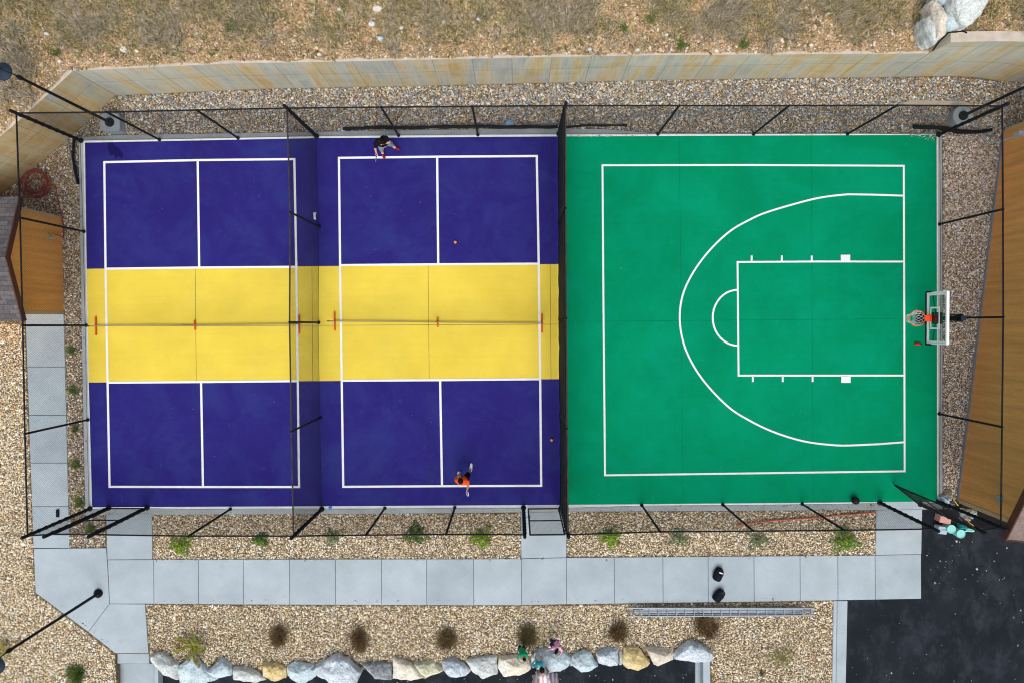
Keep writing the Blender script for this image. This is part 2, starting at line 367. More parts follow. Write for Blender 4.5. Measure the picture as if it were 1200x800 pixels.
for a in ([(228, 166), (228.8, 315), (230, 443), (232, 592)], [(500, 162), (501.7, 312), (503, 445), (505, 591)], [(643.5, 161), (644.7, 310), (645.7, 440), (647, 590.5)], [(365, 162), (365.6, 312), (366.5, 446), (369, 592)],
          [(103, 382), (372, 381.5), (656, 380)], [(796, 160), (797.5, 300), (799, 440), (800.5, 588.5)], [(950.5, 159), (951.5, 300), (952, 440), (953, 588)], [(657, 377), (900, 375), (1097, 373)]):
    strip(jg if a[0][0] > 656 else jm, P(a), .011, .0035)
tag(jm.build('court_joints', mat('court_joint', (.03, .03, .035), .9, .2)), kind='structure')
tag(jg.build('green_court_joints', mat('painted_joint', (.001, .14, .07), .9, .2)), kind='structure')
def lines(name, polys, wd):
    mb = MB()
    for i, (pts, cl) in enumerate(polys): strip(mb, P(pts), wd, .006 + .0015 * i, cl)
    tag(mb.build(name, M['white']), kind='structure')
LW = .073
lines('pickleball_lines_west', [([(122.3, 190.4), (230, 188), (345, 186.8), (347.3, 313), (349, 446), (350.5, 570), (238, 570), (128.5, 569.8), (125.3, 400), (123.8, 315)], True),
      ([(124, 315.2), (235, 313.8), (347.3, 313)], False), ([(126.3, 447.8), (240, 447), (348.7, 446)], False), ([(231.8, 188.3), (233.6, 313.8)], False), ([(235.8, 447.2), (238, 569.8)], False)], LW)
lines('pickleball_lines_east', [([(397.2, 185.4), (512, 184), (629, 183.2), (631.3, 309.3), (633, 443.5), (634.2, 568.6), (518, 569), (402.3, 569.8), (400.5, 445.7), (398.6, 311)], True),
      ([(398.8, 311), (515, 310), (631.3, 309.3)], False), ([(400.7, 445.5), (516, 444.8), (633, 443.7)], False), ([(512.3, 184.4), (513.6, 310)], False), ([(515.8, 445.3), (518, 569)], False)], LW)
arc3 = catmull([(v[0], v[1], 0) for v in [(994, 228), (970, 230.5), (945, 235.5), (900, 248.5), (877, 258.5), (855, 271.5), (832.5, 292.5), (812.5, 319), (800, 346), (796.5, 374), (801, 402), (812.5, 428), (830, 452.5), (855, 477.5), (877, 491.5), (900, 503), (925, 512), (950, 518), (982, 521.3), (1005, 521)]], 5)
arc3 = [(1059, 229.6), (1020, 228.4)] + [(v.x, v.y) for v in arc3] + [(1030, 519.8), (1059, 517.6)]
lines('basketball_lines', [([(706, 194), (880, 193.7), (1059, 194.6), (1059.6, 372), (1060, 551.6), (880, 554), (709, 556.3), (707.3, 375)], True),
      (arc3, False), ([(1059, 306.8), (960, 306.7), (864.2, 307.3), (864.8, 372), (865.4, 439.6), (960, 439.6), (1059, 439.6)], False),
      ([(864.6 - 29.5 * math.sin(t), 372.3 - 32.5 * math.cos(t)) for t in [math.pi * k / 20 for k in range(21)]], False)] +
      [([(x, 299.8), (x, 306)], False) for x in (880.7, 916, 951)] + [([(x, 440.4), (x, 447)], False) for x in (882, 917, 952)], .062)
bm_ = MB()
for x0, y0 in ((985, 298.8), (985.5, 440.8)): bm_.prism([(p.x, p.y) for p in P([(x0, y0), (x0 + 11, y0), (x0 + 11, y0 + 7.2), (x0, y0 + 7.2)])], .018, .0205)
tag(bm_.build('lane_blocks', M['white']), kind='structure')
# ------------------------------------------------------------------ pavements
def slabs(name, quads, m, ztop=0, th=.12, gap=.008):
    mb = MB(); base = MB()
    for q in quads:
        w_ = [Vector((p.x, p.y)) for p in P(q, ztop)]; k = len(w_)
        ar = sum(w_[i].x * w_[(i + 1) % k].y - w_[(i + 1) % k].x * w_[i].y for i in range(k))
        if ar < 0: w_ = w_[::-1]
        ins = []
        for i in range(k):
            d1 = (w_[i] - w_[i - 1]).normalized(); d2 = (w_[(i + 1) % k] - w_[i]).normalized()
            n1 = Vector((-d1.y, d1.x)); n2 = Vector((-d2.y, d2.x)); mm = (n1 + n2); mm = mm / max(.2, mm.dot(n1))
            ins.append(w_[i] + mm * gap)
        ins2 = [p_ for p_ in ins]
        vs = [(p.x, p.y, ztop - th) for p in ins] + [(p.x, p.y, ztop - .008) for p in ins]
        cen = sum(ins, Vector((0, 0))) / k
        top = [p + (cen - p).normalized() * .009 for p in ins]
        vs += [(p.x, p.y, ztop) for p in top]
        fs = [tuple(range(2 * k, 3 * k))]
        for i in range(k):
            j = (i + 1) % k; fs += [(i, j, k + j, k + i), (k + i, k + j, 2 * k + j, 2 * k + i)]
        mb.add(vs, fs)
        base.prism([(p.x, p.y) for p in w_], ztop - th - .02, ztop - .03)
    o = tag(mb.build(name, m), kind='structure')
    return o
def ytop(x): return np.interp(x, [120, 180, 600, 664, 1026, 1080], [655.3, 655, 654.3, 652.8, 650, 648.8])
def ybot(x): return np.interp(x, [120, 172, 300, 600, 664, 900, 1080], [707, 707, 708, 709, 707.6, 704.5, 701.2])
xs = [180, 232.3, 285, 339.2, 393, 447, 499.8, 555, 611, 663.7, 719.8, 776.8, 829.8, 883.6, 937.6, 981.8, 1025.6, 1079.5]
Q = [[(a, ytop(a)), (b, ytop(b)), (b + .3, ybot(b)), (a + .3, ybot(a))] for a, b in zip(xs[:-1], xs[1:])]
Q += [[(126, 655.4), (180, 655), (180.3, 707), (128.3, 707)],
      [(124, 601.5), (178, 601), (178.6, 655), (125.6, 655.4)],
      [(610.2, 599.5), (664, 599), (663.8, 652.8), (610.8, 654)], [(1027, 597), (1081, 596), (1080, 649), (1026, 650)], [(1031, 587.8), (1082, 588), (1081, 596), (1031, 597)],
      [(39.2, 642.3), (124.3, 641.5), (125.6, 655.4), (128.2, 706.8), (103.3, 740), (41.3, 694)],
      [(128.2, 706.8), (170, 707.2), (174, 765), (135, 765), (103.3, 740)]]
ys = [368, 429.5, 486, 542, 593, 641.8]
def wl(y): return 29.5 + (y - 368) * (38.9 - 29.5) / 274
def wr(y): return 74.8 + (y - 368) * (81.4 - 74.8) / 274
Q += [[(wl(a), a), (wr(a), a), (wr(b), b), (wl(b), b)] for a, b in zip(ys[:-1], ys[1:])]
slabs('pavement', Q, M['concrete'])
sub = MB()
for q in Q: sub.prism([(p.x, p.y) for p in P(q)], -.14, -.035 - .0004 * (Q.index(q) % 7))
tag(sub.build('pavement_bedding', M['joint']), kind='structure')
st = MB()
for (x0, x1, y0, y1, zt) in ((135, 174.6, 765.3, 777, -.17), (139, 180.5, 777, 860, -.34)):
    st.prism([(p.x, p.y) for p in P([(x0, y0), (x1, y0), (x1, y1), (x0, y1)], zt)], -.6, zt)
tag(st.build('steps', M['concrete'], bevel=.008), kind='structure')
ck = MB().prism([(p.x, p.y) for p in P([(180.8, 777), (185, 778), (187, 860), (180.8, 860)], -.2)], -.6, -.2); tag(ck.build('step_cheek', M['concrete']), kind='structure')
def kerb(name, pts_out, pts_in, zt, zb, lip):
    mb = MB(); a = P(pts_out, zt); b = P(pts_in, zt)
    mb.prism([(p.x, p.y) for p in (a[0], a[1], b[1], b[0])], zb, zt)
    o = mb.build(name, M['concrete'], bevel=.01); tag(o, kind='structure')
kerb('kerb', [(977, 703.5), (974.5, 860)], [(981, 703.5), (978.5, 860)], .01, -.3, 0)
kerb('kerb_gutter', [(981.3, 703.5), (978.8, 860)], [(993.3, 703.5), (990, 860)], -.07, -.3, 0)
kerb('kerb_lower', [(832, 772.5), (832.5, 860)], [(824, 772.5), (824.3, 860)], -.02, -.6, 0)
kerb('kerb_lower_gutter', [(823.6, 772.5), (824, 860)], [(815, 772.5), (815, 860)], -.42, -.6, 0)
# ------------------------------------------------------------------ retaining wall
def wall_run(name, base_px, zt, thick, label, cap_mat=None):
    """base line from left to right (hill behind on the left side of travel = north)"""
    root = empty(name, G(*base_px[len(base_px) // 2]), label, 'wall')
    base = [G(*p) for p in base_px]
    nn = []
    for i in range(len(base)):
        a = base[max(0, i - 1)]; b = base[min(len(base) - 1, i + 1)]; d = (b - a).normalized(); nn.append(Vector((-d.y, d.x, 0)))
    vs = []; uv = []; L_ = 0; fs = []
    for i, p in enumerate(base):
        if i: L_ += (p - base[i - 1]).length
        z = zt[i]; vs += [(p.x, p.y, -.2), (p.x, p.y, z), tuple(Vector((p.x, p.y, z)) + nn[i] * thick), tuple(Vector((p.x, p.y, -.2)) + nn[i] * thick)]
        uv += [(L_, -.2), (L_, z), (L_, z + thick), (L_, z + thick + z)]
    k = len(base)
    for i in range(k - 1):
        for j in range(3): fs.append((4 * i + j, 4 * (i + 1) + j, 4 * (i + 1) + j + 1, 4 * i + j + 1))
    fs.append((0, 1, 2, 3)); fs.append((4 * (k - 1) + 3, 4 * (k - 1) + 2, 4 * (k - 1) + 1, 4 * (k - 1)))
    me = bpy.data.meshes.new('wall_face'); me.from_pydata(vs, [], fs)
    ul = me.uv_layers.new(name='UVMap')
    for lp in me.loops: ul.data[lp.index].uv = uv[lp.vertex_index]
    o = link('wall_body', me, cap_mat or M['wall'], root)
    # weathered top surface, 4 mm proud
    me2 = MB()
    for i in range(k - 1):
        a0 = Vector(vs[4 * i + 1]); a1 = Vector(vs[4 * i + 2]); b0 = Vector(vs[4 * i + 5]); b1 = Vector(vs[4 * i + 6]); e = Vector((0, 0, .012))
        me2.add([a0 + e, b0 + e, b1 + e, a1 + e, a0 + e * .1, b0 + e * .1], [(0, 1, 2, 3), (4, 5, 1, 0)])
    me2.build('wall_top', M['coping'], root)
    return base, nn
zl = 2.2
bw, nw = wall_run('retaining_wall', [(-220, 400), (-60, 277), (0, 228), (20, 213), (78, 164.5), (135, 112)], [zl] * 6, .3, 'stained concrete retaining wall in painted-in sunlit tan running diagonally past the small shed', M['wall_sunlit'])
bn, nn2 = wall_run('retaining_wall', [(135.3, 111.8), (300, 104.2), (480, 100.8), (600, 98), (755, 94), (930, 91.5), (1047, 90.2)], [2.2, 2.2, 2.2, 2.2, 2.1, 2.0, 1.95], .3, 'long low stained concrete retaining wall behind the courts below the dry slope')
be, ne = wall_run('retaining_wall', [(1047.5, 90.2), (1052, 90), (1100, 89), (1125, 89.3), (1150, 91), (1172, 95), (1200, 96.5), (1300, 104)], [1.95, 2.78, 2.78, 2.77, 2.76, 2.76, 2.75, 2.75], .3, 'taller raised end of the concrete retaining wall below the pile of pale rocks')
# ------------------------------------------------------------------ hill behind the wall
line = [(p, nw[i], zl) for i, p in enumerate(bw[:-1])]
c_ = bn[0]; cn = (nw[-1] + nn2[0]).normalized(); line.append((c_, cn * 1.1, 2.2))
zN = [2.2, 2.2, 2.2, 2.2, 2.1, 2.0, 1.95]; zE = [1.95, 2.72, 2.72, 2.72, 2.72, 2.72, 2.7, 2.7]
line += [(bn[i], nn2[i], zN[i]) for i in range(1, len(bn))] + [(be[i], ne[i], zE[i] if i > 1 else 2.0) for i in range(2, len(be))]
dense = []
for i in range(len(line) - 1):
    a, b = line[i], line[i + 1]; k = max(1, int((b[0] - a[0]).length / .3))
    for j in range(k):
        t = j / k; dense.append((a[0].lerp(b[0], t), a[1].lerp(b[1], t), a[2] * (1 - t) + b[2] * t))
dense.append(line[-1])
offs = [.06, .16, .3, .5, .75, 1, 1.3, 1.7, 2.1, 2.6, 3.2, 4, 5, 7, 10, 15, 25, 45, 90]
def hill_z(i, d, x, y, zt):
    b = .05 * noise.noise(Vector((x * .9, y * .9, 0))) + .03 * noise.noise(Vector((x * 3, y * 3, 5))) 
    edge = .025 * noise.noise(Vector((x * 2.3, y * 2.3, 9))) + .015 * noise.noise(Vector((x * 9, y * 9, 2)))
    if d < .45: return zt + .03 + d * .12 + edge * .6
    return zt + (d - .1) * .22 + b + edge
vs = []; fs = []
for (p, nv, zt) in dense:
    raised = zt > 2.6
    for j_, d in enumerate(offs):
        if j_ == 0: d = (.27 if raised else .012 + max(0, .05 + .11 * noise.noise(Vector((p.x * 1.1, p.y * 1.1, 4))) + .06 * noise.noise(Vector((p.x * 5, p.y * 5, 4)))))
        if j_ in (1, 2) and raised: d += .14
        q = p + nv * d; vs.append((q.x, q.y, zt + .02 + .02 * noise.noise(Vector((q.x * 6, q.y * 6, 0))) if j_ == 0 and not raised else (zt - .03 if j_ == 0 else hill_z(0, d, q.x, q.y, zt))))
kk = len(offs)
for i in range(len(dense) - 1):
    for j in range(kk - 1): fs.append((i * kk + j, (i + 1) * kk + j, (i + 1) * kk + j + 1, i * kk + j + 1))
me = bpy.data.meshes.new('hillside'); me.from_pydata(vs, [], fs); tag(link('hillside', me, hill_mat(), smooth=True), kind='structure')
from mathutils.bvhtree import BVHTree
hill_bvh = BVHTree.FromPolygons([Vector(v) for v in vs], fs)
def hz(x, y):
    r = hill_bvh.ray_cast(Vector((x, y, 60)), Vector((0, 0, -1)))
    return r[0].z if r[0] else None
# ------------------------------------------------------------------ stones
ico_b = bmesh.new(); bmesh.ops.create_icosphere(ico_b, subdivisions=1, radius=1)
ICO_V = np.array([v.co[:] for v in ico_b.verts]); ICO_F = np.array([[v.index for v in f.verts] for f in ico_b.faces]); ico_b.free()
ico_b = bmesh.new(); bmesh.ops.create_icosphere(ico_b, subdivisions=2, radius=1)
ICO2_V = np.array([v.co[:] for v in ico_b.verts]); ICO2_F = np.array([[v.index for v in f.verts] for f in ico_b.faces]); ico_b.free()
def tri_mesh(name, V, Fc, m, parent=None):
    me = bpy.data.meshes.new(name); me.vertices.add(len(V)); me.vertices.foreach_set('co', V.astype(np.float32).ravel())
    k = len(Fc); nl = Fc.shape[1]; me.loops.add(k * nl); me.loops.foreach_set('vertex_index', Fc.astype(np.int32).ravel())
    me.polygons.add(k); me.polygons.foreach_set('loop_start', np.arange(0, k * nl, nl, dtype=np.int32)); me.polygons.foreach_set('loop_total', np.full(k, nl, dtype=np.int32))
    me.update(); me.validate(); o = bpy.data.objects.new(name, me); COL.objects.link(o); me.materials.append(m)
    if parent: o.parent = parent; me.transform(Matrix.Translation(-wloc(parent)))
    return o
RK_V = np.array([(math.cos(i * math.pi / 3), math.sin(i * math.pi / 3), (.22 if i % 2 else -.12)) for i in range(6)] + [(.12, .05, .95), (-.05, 0, -.9)])
RK_F = np.array([(i, (i + 1) % 6, 6) for i in range(6)] + [((i + 1) % 6, i, 7) for i in range(6)])
def stones(pts, size, zflat=.62):
    k = len(pts); T = RK_V[None].repeat(k, 0) * (1 + rng.normal(0, .16, (k, 8, 3))); T[:, 6, :2] += rng.normal(0, .3, (k, 2))
    sc = size[:, None, None] * np.stack([rng.uniform(.8, 1.45, k), rng.uniform(.65, 1.0, k), rng.uniform(.45, .8, k) * zflat / .62], 1)[:, None, :]
    T = T * sc; a = rng.uniform(0, 2 * np.pi, k); t = rng.normal(0, .35, k)
    y = T[:, :, 1] * np.cos(t)[:, None] - T[:, :, 2] * np.sin(t)[:, None]; z = T[:, :, 1] * np.sin(t)[:, None] + T[:, :, 2] * np.cos(t)[:, None]
    x = T[:, :, 0]; X = x * np.cos(a)[:, None] - y * np.sin(a)[:, None]; Y = x * np.sin(a)[:, None] + y * np.cos(a)[:, None]
    V = np.stack([X, Y, z], 2) + pts[:, None, :]
    Fc = RK_F[None] + (np.arange(k) * 8)[:, None, None]
    return V.reshape(-1, 3), Fc.reshape(-1, 3)
def inpoly(x, y, poly):
    r = np.zeros(len(x), bool); k = len(poly)
    for i in range(k):
        x1, y1 = poly[i][0], poly[i][1]; x2, y2 = poly[(i + 1) % k][0], poly[(i + 1) % k][1]
        c = ((y1 > y) != (y2 > y)) & (x < (x2 - x1) * (y - y1) / (y2 - y1 + 1e-12) + x1); r ^= c
    return r
def scatter(poly_px, sp, z=GZ):
    pl = [(p.x, p.y) for p in P(poly_px, z)]; xs_ = [p[0] for p in pl]; ys_ = [p[1] for p in pl]
    gx, gy = np.meshgrid(np.arange(min(xs_), max(xs_), sp), np.arange(min(ys_), max(ys_), sp)); gx = gx.ravel() + rng.uniform(-.5, .5, gx.size) * sp; gy = gy.ravel() + rng.uniform(-.5, .5, gy.size) * sp
    k = inpoly(gx, gy, pl); return gx[k], gy[k]
tan = [(.60, .46, .27), (.46, .35, .20), (.76, .68, .52), (.30, .22, .13), (.66, .54, .35), (.84, .80, .70), (.54, .44, .29), (.42, .37, .29), (.68, .51, .28), (.22, .17, .11), (.70, .64, .51), (.56, .43, .25), (.78, .71, .57), (.62, .52, .36)]
blue = [(.32, .36, .40), (.46, .50, .54), (.20, .22, .25), (.44, .32, .20), (.60, .62, .64), (.28, .31, .35), (.52, .40, .27), (.38, .42, .46), (.24, .17, .11), (.68, .64, .58), (.36, .28, .20), (.30, .33, .36)]
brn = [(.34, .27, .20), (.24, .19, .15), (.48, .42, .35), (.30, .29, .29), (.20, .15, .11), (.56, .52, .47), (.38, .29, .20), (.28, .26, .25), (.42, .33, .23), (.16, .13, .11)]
beds = [
    ('gravel', [[(-40, 380), (28.5, 380), (37.5, 600), (40.5, 694), (134, 766), (138, 812), (-40, 812)]], tan, .045, .029, 'coarse tan gravel west of the pavement and around the lower left lamp', 1.0),
    ('gravel', [[(-6, 235), (78, 166), (135, 113.5), (141, 112.5), (141, 157.5), (92, 161), (91.5, 165), (96, 400), (99.5, 602), (123.5, 602), (124, 641), (81.5, 641), (75.5, 367), (0, 367)]], tan[:2] + brn[:7] + tan[4:8], .05, .03, 'mixed tan and brown gravel between the shed and the west fence', 1.0),
    ('gravel', [[(141, 112.5), (300, 105), (480, 101.5), (600, 99), (755, 95), (930, 92), (1060, 91), (1125, 91), (1170, 96), (1215, 98), (1215, 146), (1176, 152), (1176, 157), (1104, 157), (760, 155.5), (715, 151.5), (655, 150), (500, 152), (300, 155.5), (141, 158)]], [c for c in blue] + tan[:8], .048, .032, 'blue-grey cobble gravel in the strip below the long retaining wall', 1.0),
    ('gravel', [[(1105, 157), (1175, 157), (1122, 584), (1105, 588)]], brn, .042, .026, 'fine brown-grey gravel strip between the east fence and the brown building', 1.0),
    ('gravel', [[(179, 602), (610, 601), (610, 654), (180, 655)], [(664.5, 599), (1026.5, 597.5), (1025.5, 650), (664.5, 652)]], tan, .045, .028, 'tan gravel planting strip between the south fence and the pavement', 1.0),
    ('gravel', [[(171, 708), (300, 708.7), (600, 709.7), (900, 705.3), (976.5, 703.8), (974.5, 812), (834, 812), (834, 762), (806, 750), (787, 761), (757, 758), (748, 758), (731, 759), (724, 761), (713, 758), (698, 765), (683, 762), (668, 768), (660, 764), (632, 763), (622, 769), (607, 767), (583, 768), (561, 769), (545, 773), (532, 771), (519, 776), (510, 774), (482, 776), (462, 770), (458, 777), (431, 775), (422, 778), (410, 773), (393, 767), (367, 780), (347, 775), (337, 779), (324, 776), (308, 783), (290, 780), (272, 777), (261, 770), (244, 780), (229, 766), (211, 776), (192, 764), (176, 766)]], tan, .045, .028, 'tan gravel bed with brown clumps between the pavement and the boulders', 1.0),
]
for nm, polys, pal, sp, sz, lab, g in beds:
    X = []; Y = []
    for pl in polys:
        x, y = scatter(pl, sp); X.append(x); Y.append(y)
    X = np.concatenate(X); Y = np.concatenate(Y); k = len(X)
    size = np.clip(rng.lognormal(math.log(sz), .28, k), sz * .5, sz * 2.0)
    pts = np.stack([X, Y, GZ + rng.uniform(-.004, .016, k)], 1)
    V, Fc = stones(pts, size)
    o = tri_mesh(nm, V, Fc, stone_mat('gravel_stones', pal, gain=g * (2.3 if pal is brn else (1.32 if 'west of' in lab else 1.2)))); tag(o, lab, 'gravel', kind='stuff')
# chips scattered on the drive and spilled over the court edges
X = []; Y = []; Zs = []
def spill(poly, k, z, zz=None):
    pl = [(p.x, p.y) for p in P(poly, z)]; a_ = 0
    while a_ < k:
        x = random.uniform(min(p[0] for p in pl), max(p[0] for p in pl)); y = random.uniform(min(p[1] for p in pl), max(p[1] for p in pl))
        if inpoly(np.array([x]), np.array([y]), pl)[0]: X.append(x); Y.append(y); Zs.append(z + .008); a_ += 1
spill([(1082, 625), (1180, 640), (1190, 700), (1090, 690)], 45, -.10); spill([(995, 706), (1230, 690), (1230, 815), (992, 815)], 35, -.10); spill([(400, 793), (812, 778), (812, 812), (400, 812)], 90, -.5)
spill([(662, 158), (770, 156.5), (765, 159.5), (662, 161)], 60, .002); spill([(1060, 157.5), (1097, 158), (1094, 166), (1078, 162)], 60, .002); spill([(700, 152), (1000, 156), (1000, 159), (700, 158)], 60, .0); spill([(665, 594), (1030, 590), (1030, 597), (665, 600)], 90, -.01)
spill([(181, 656), (1024, 651.5), (1024, 655), (181, 659)], 70, .0); spill([(181, 703), (970, 700.5), (970, 704), (181, 707)], 70, .0); spill([(42, 690), (134, 760), (138, 758), (48, 688)], 30, .0); spill([(108, 597), (610, 596), (610, 601), (108, 602)], 60, -.01); spill([(94, 200), (98, 200), (104, 590), (99, 590)], 50, -.01)
V, Fc = stones(np.stack([X, Y, Zs], 1), np.clip(rng.lognormal(math.log(.014), .5, len(X)), .007, .045))
tag(tri_mesh('stone_chips', V, Fc, stone_mat('chips', [(.6, .6, .58), (.42, .36, .28), (.7, .68, .64), (.30, .26, .22)])), 'loose pale stone chips scattered over the drive and court edges', 'stone chips', kind='stuff')
sheet('pale_slab', [(1056, 122), (1068, 117.5), (1128, 118.5), (1142, 123), (1100, 125)], .0, mat('buff_concrete', (.40, .34, .26), .9, .15, 5), .1)
# dark water stain on the paint
stp = [(127, 168), (131, 167.5), (134, 170), (141, 176), (144, 181), (143, 186), (138, 183), (136, 187), (133, 181), (129, 183), (128, 178), (126, 174)]
sheet('water_stain', stp, .0032, court_mat('wet_paint', (.011, .009, .085), (.02, .02, .1), .2), .002)
# hillside litter: small stones and dry grass
def hill_points(px0, px1, py0, py1, k, dens=None):
    out = []
    while len(out) < k:
        p = G(random.uniform(px0, px1), random.uniform(py0, py1), 2.6)
        if dens and random.random() > dens(p.x, p.y): continue
        z = hz(p.x, p.y)
        if z is not None: out.append((p.x, p.y, z))
    return np.array(out)
def edge_px(p):  # near the wall edge more stone, farther up more grass
    return 0
dist_edge = lambda x, y: min(((Vector((x, y)) - d[0].xy).length for d in dense[::3]), default=9)
hp = hill_points(-20, 1220, -25, 235, 36000, lambda x, y: .42 + .58 * max(0, min(1, 1.35 - dist_edge(x, y) / 1.6)))
V, Fc = stones(hp, np.clip(rng.lognormal(math.log(.019), .55, len(hp)), .012, .11))
tag(tri_mesh('hill_stones', V, Fc, stone_mat('hill_stone', [(.50, .34, .20), (.34, .23, .13), (.64, .48, .32), (.22, .15, .09), (.74, .66, .54), (.46, .31, .17), (.54, .42, .29), (.36, .29, .21)])), 'loose orange-tan stones scattered over the slope above the retaining wall', 'stones', kind='stuff')
def tufts(pts, blades, ln, wd, spread, hmin=.3):
    k = len(pts); B_ = blades; c = np.repeat(pts, B_, 0); m_ = len(c)
    a = rng.uniform(0, 2 * np.pi, m_); l = ln * rng.uniform(.5, 1.2, m_); lean = rng.uniform(.25, 1.25, m_) * spread
    dx, dy = np.cos(a), np.sin(a); base = c + np.stack([dx, dy, 0 * dx], 1) * (rng.uniform(0, .3, m_) * ln)[:, None]
    tip = base + np.stack([dx * l * np.sin(lean), dy * l * np.sin(lean), l * np.cos(lean).clip(.08)], 1)
    mid = base * .5 + tip * .5 + np.stack([0 * dx, 0 * dx, l * .12], 1); s = np.stack([-dy, dx, 0 * dx], 1) * wd
    V = np.stack([base - s, base + s, mid + s * .8, tip, mid - s * .8], 1).reshape(-1, 3)
    i = (np.arange(m_) * 5)[:, None]
    Fc = np.concatenate([i + np.array([[0, 1, 2]]), i + np.array([[0, 2, 4]]), i + np.array([[4, 2, 3]])])
    return V, Fc
def gd(x, y):
    d = dist_edge(x, y); return max(.02, min(1, (d - .35) / 1.0)) * max(.08, min(1, .5 + 1.9 * noise.noise(Vector((x * .8, y * .8, 3))) + .9 * noise.noise(Vector((x * 2.6, y * 2.6, 7)))))
gp = hill_points(-20, 1220, -30, 190, 11000, gd)
V, Fc = tufts(gp, 8, .17, .0095, 1.15)
tag(tri_mesh('dry_grass', V, Fc, leaf_mat('dry_grass', [(.18, .15, .07), (.64, .50, .25), (.14, .14, .035), (.66, .56, .33), (.28, .24, .15), (.26, .23, .07), (.06, .06, .02)])), 'dry straw and grey-olive grass covering the slope above the wall', 'grass', kind='stuff')
gp = hill_points(-20, 1220, -30, 190, 1500, lambda x, y: gd(x, y) * (.2 + max(0, 2.2 * noise.noise(Vector((x * .7, y * .7, 13))))))
V, Fc = tufts(gp, 22, .27, .0085, 1.3)
tag(tri_mesh('straw', V, Fc, leaf_mat('straw', [(.46, .40, .33), (.22, .19, .12), (.66, .56, .42), (.09, .075, .045)])), 'pale greyish straw tufts flattened on the slope', 'dead grass', kind='stuff')
gp = hill_points(-20, 1220, -30, 110, 170, lambda x, y: .02 + max(0, 1.2 * noise.noise(Vector((x * .35, y * .5, 8))) ** 1) if True else 1)
V, Fc = tufts(gp, 14, .09, .009, 1.2)
tag(tri_mesh('green_weeds', V, Fc, leaf_mat('green_weed', [(.06, .12, .02), (.12, .20, .04), (.05, .09, .02)])), 'small green weeds dotted over the dry slope', 'weeds', kind='stuff')
# a few larger stones one can tell apart on the slope
def boulder(name, outline, z0, z1, m, label, cat='boulder', group=None, seed=0, facet=.10, shrink=.55):
    zm = z0 * .35 + z1 * .65; pl = [G(a, b, zm).xy for a, b in outline]; c = sum(pl, Vector((0, 0))) / len(pl); pl = [c + (p - c) * 1.06 for p in pl]
    k = 40; pts = []
    # resample the outline by arc length
    seg = [(pl[i], pl[(i + 1) % len(pl)]) for i in range(len(pl))]; tot = sum((b - a).length for a, b in seg); step = tot / k; acc = 0; si = 0; rem = 0
    for i in range(k):
        t = i * step
        s0 = 0
        for a, b in seg:
            l = (b - a).length
            if s0 + l >= t: pts.append(a.lerp(b, (t - s0) / l)); break
            s0 += l
    for _ in range(1): pts = [(pts[i - 1] + pts[i] * 4 + pts[(i + 1) % k]) / 6 for i in range(k)]
    size = sum((p - c).length for p in pts) / k
    rd = random.Random(seed * 31 + 5); hh = z1 - z0; tilt = Vector((rd.uniform(-.16, .16), rd.uniform(-.16, .16))); b = bmesh.new()
    for p in pl:
        d = p - c
        for t, s_, jz in ((0, .88, 0), (.45, 1.0, .05), (rd.uniform(.72, .86), rd.uniform(.96, 1.0), .0), (rd.uniform(.90, 1.0), rd.uniform(.6, .84), .0)):
            q = d * s_; b.verts.new((c.x + q.x, c.y + q.y, z0 + hh * (t + rd.uniform(-jz, jz)) + (q.dot(tilt) if t > .6 else 0)))
    for _ in range(4):
        a = rd.uniform(0, 2 * math.pi); q = Vector((math.cos(a), math.sin(a))) * size * rd.uniform(.1, .5); b.verts.new((c.x + q.x, c.y + q.y, z0 + hh * rd.uniform(.98, 1.10) + q.dot(tilt)))
    res = bmesh.ops.convex_hull(b, input=b.verts[:]); bmesh.ops.delete(b, geom=[g for g in set(res['geom_interior'] + res['geom_unused']) if isinstance(g, bmesh.types.BMVert)], context='VERTS')
    bmesh.ops.recalc_face_normals(b, faces=b.faces[:])
    bmesh.ops.bevel(b, geom=b.edges[:], offset=size * .045, segments=1, affect='EDGES', clamp_overlap=True)
    bmesh.ops.triangulate(b, faces=b.faces[:]); 
    for _ in range(3):
        L_ = [e for e in b.edges if e.calc_length() > size * .16]
        if L_: bmesh.ops.subdivide_edges(b, edges=L_, cuts=1); bmesh.ops.triangulate(b, faces=b.faces[:])
    b.normal_update()
    for v in b.verts:
        q = v.co; nz = noise.noise(Vector((q.x * 4 + seed, q.y * 4, q.z * 4))) * .07 * size + noise.noise(Vector((q.x * 13 + seed, q.y * 13, q.z * 13))) * .035 * size + abs(noise.noise(Vector((q.x * 7, q.y * 7 + seed, q.z * 7)))) * -.06 * size
        v.co += v.normal * nz
    bm2 = bpy.data.meshes.new('t'); b.to_mesh(bm2); b.free(); vs = [v.co.copy() for v in bm2.vertices]; fs = [tuple(f.vertices) for f in bm2.polygons]
    me = bpy.data.meshes.new(name); me.from_pydata([tuple(v) for v in vs], [], fs)
    o = link(name, me, None); me.materials.append(m)
    loc = Vector((c.x, c.y, z0)); me.transform(Matrix.Translation(-loc)); o.location = loc
    try:
        me.polygons.foreach_set('use_smooth', [True] * len(me.polygons)); me.set_sharp_from_angle(angle=R(16))
    except Exception: pass
    return tag(o, label, cat, group)
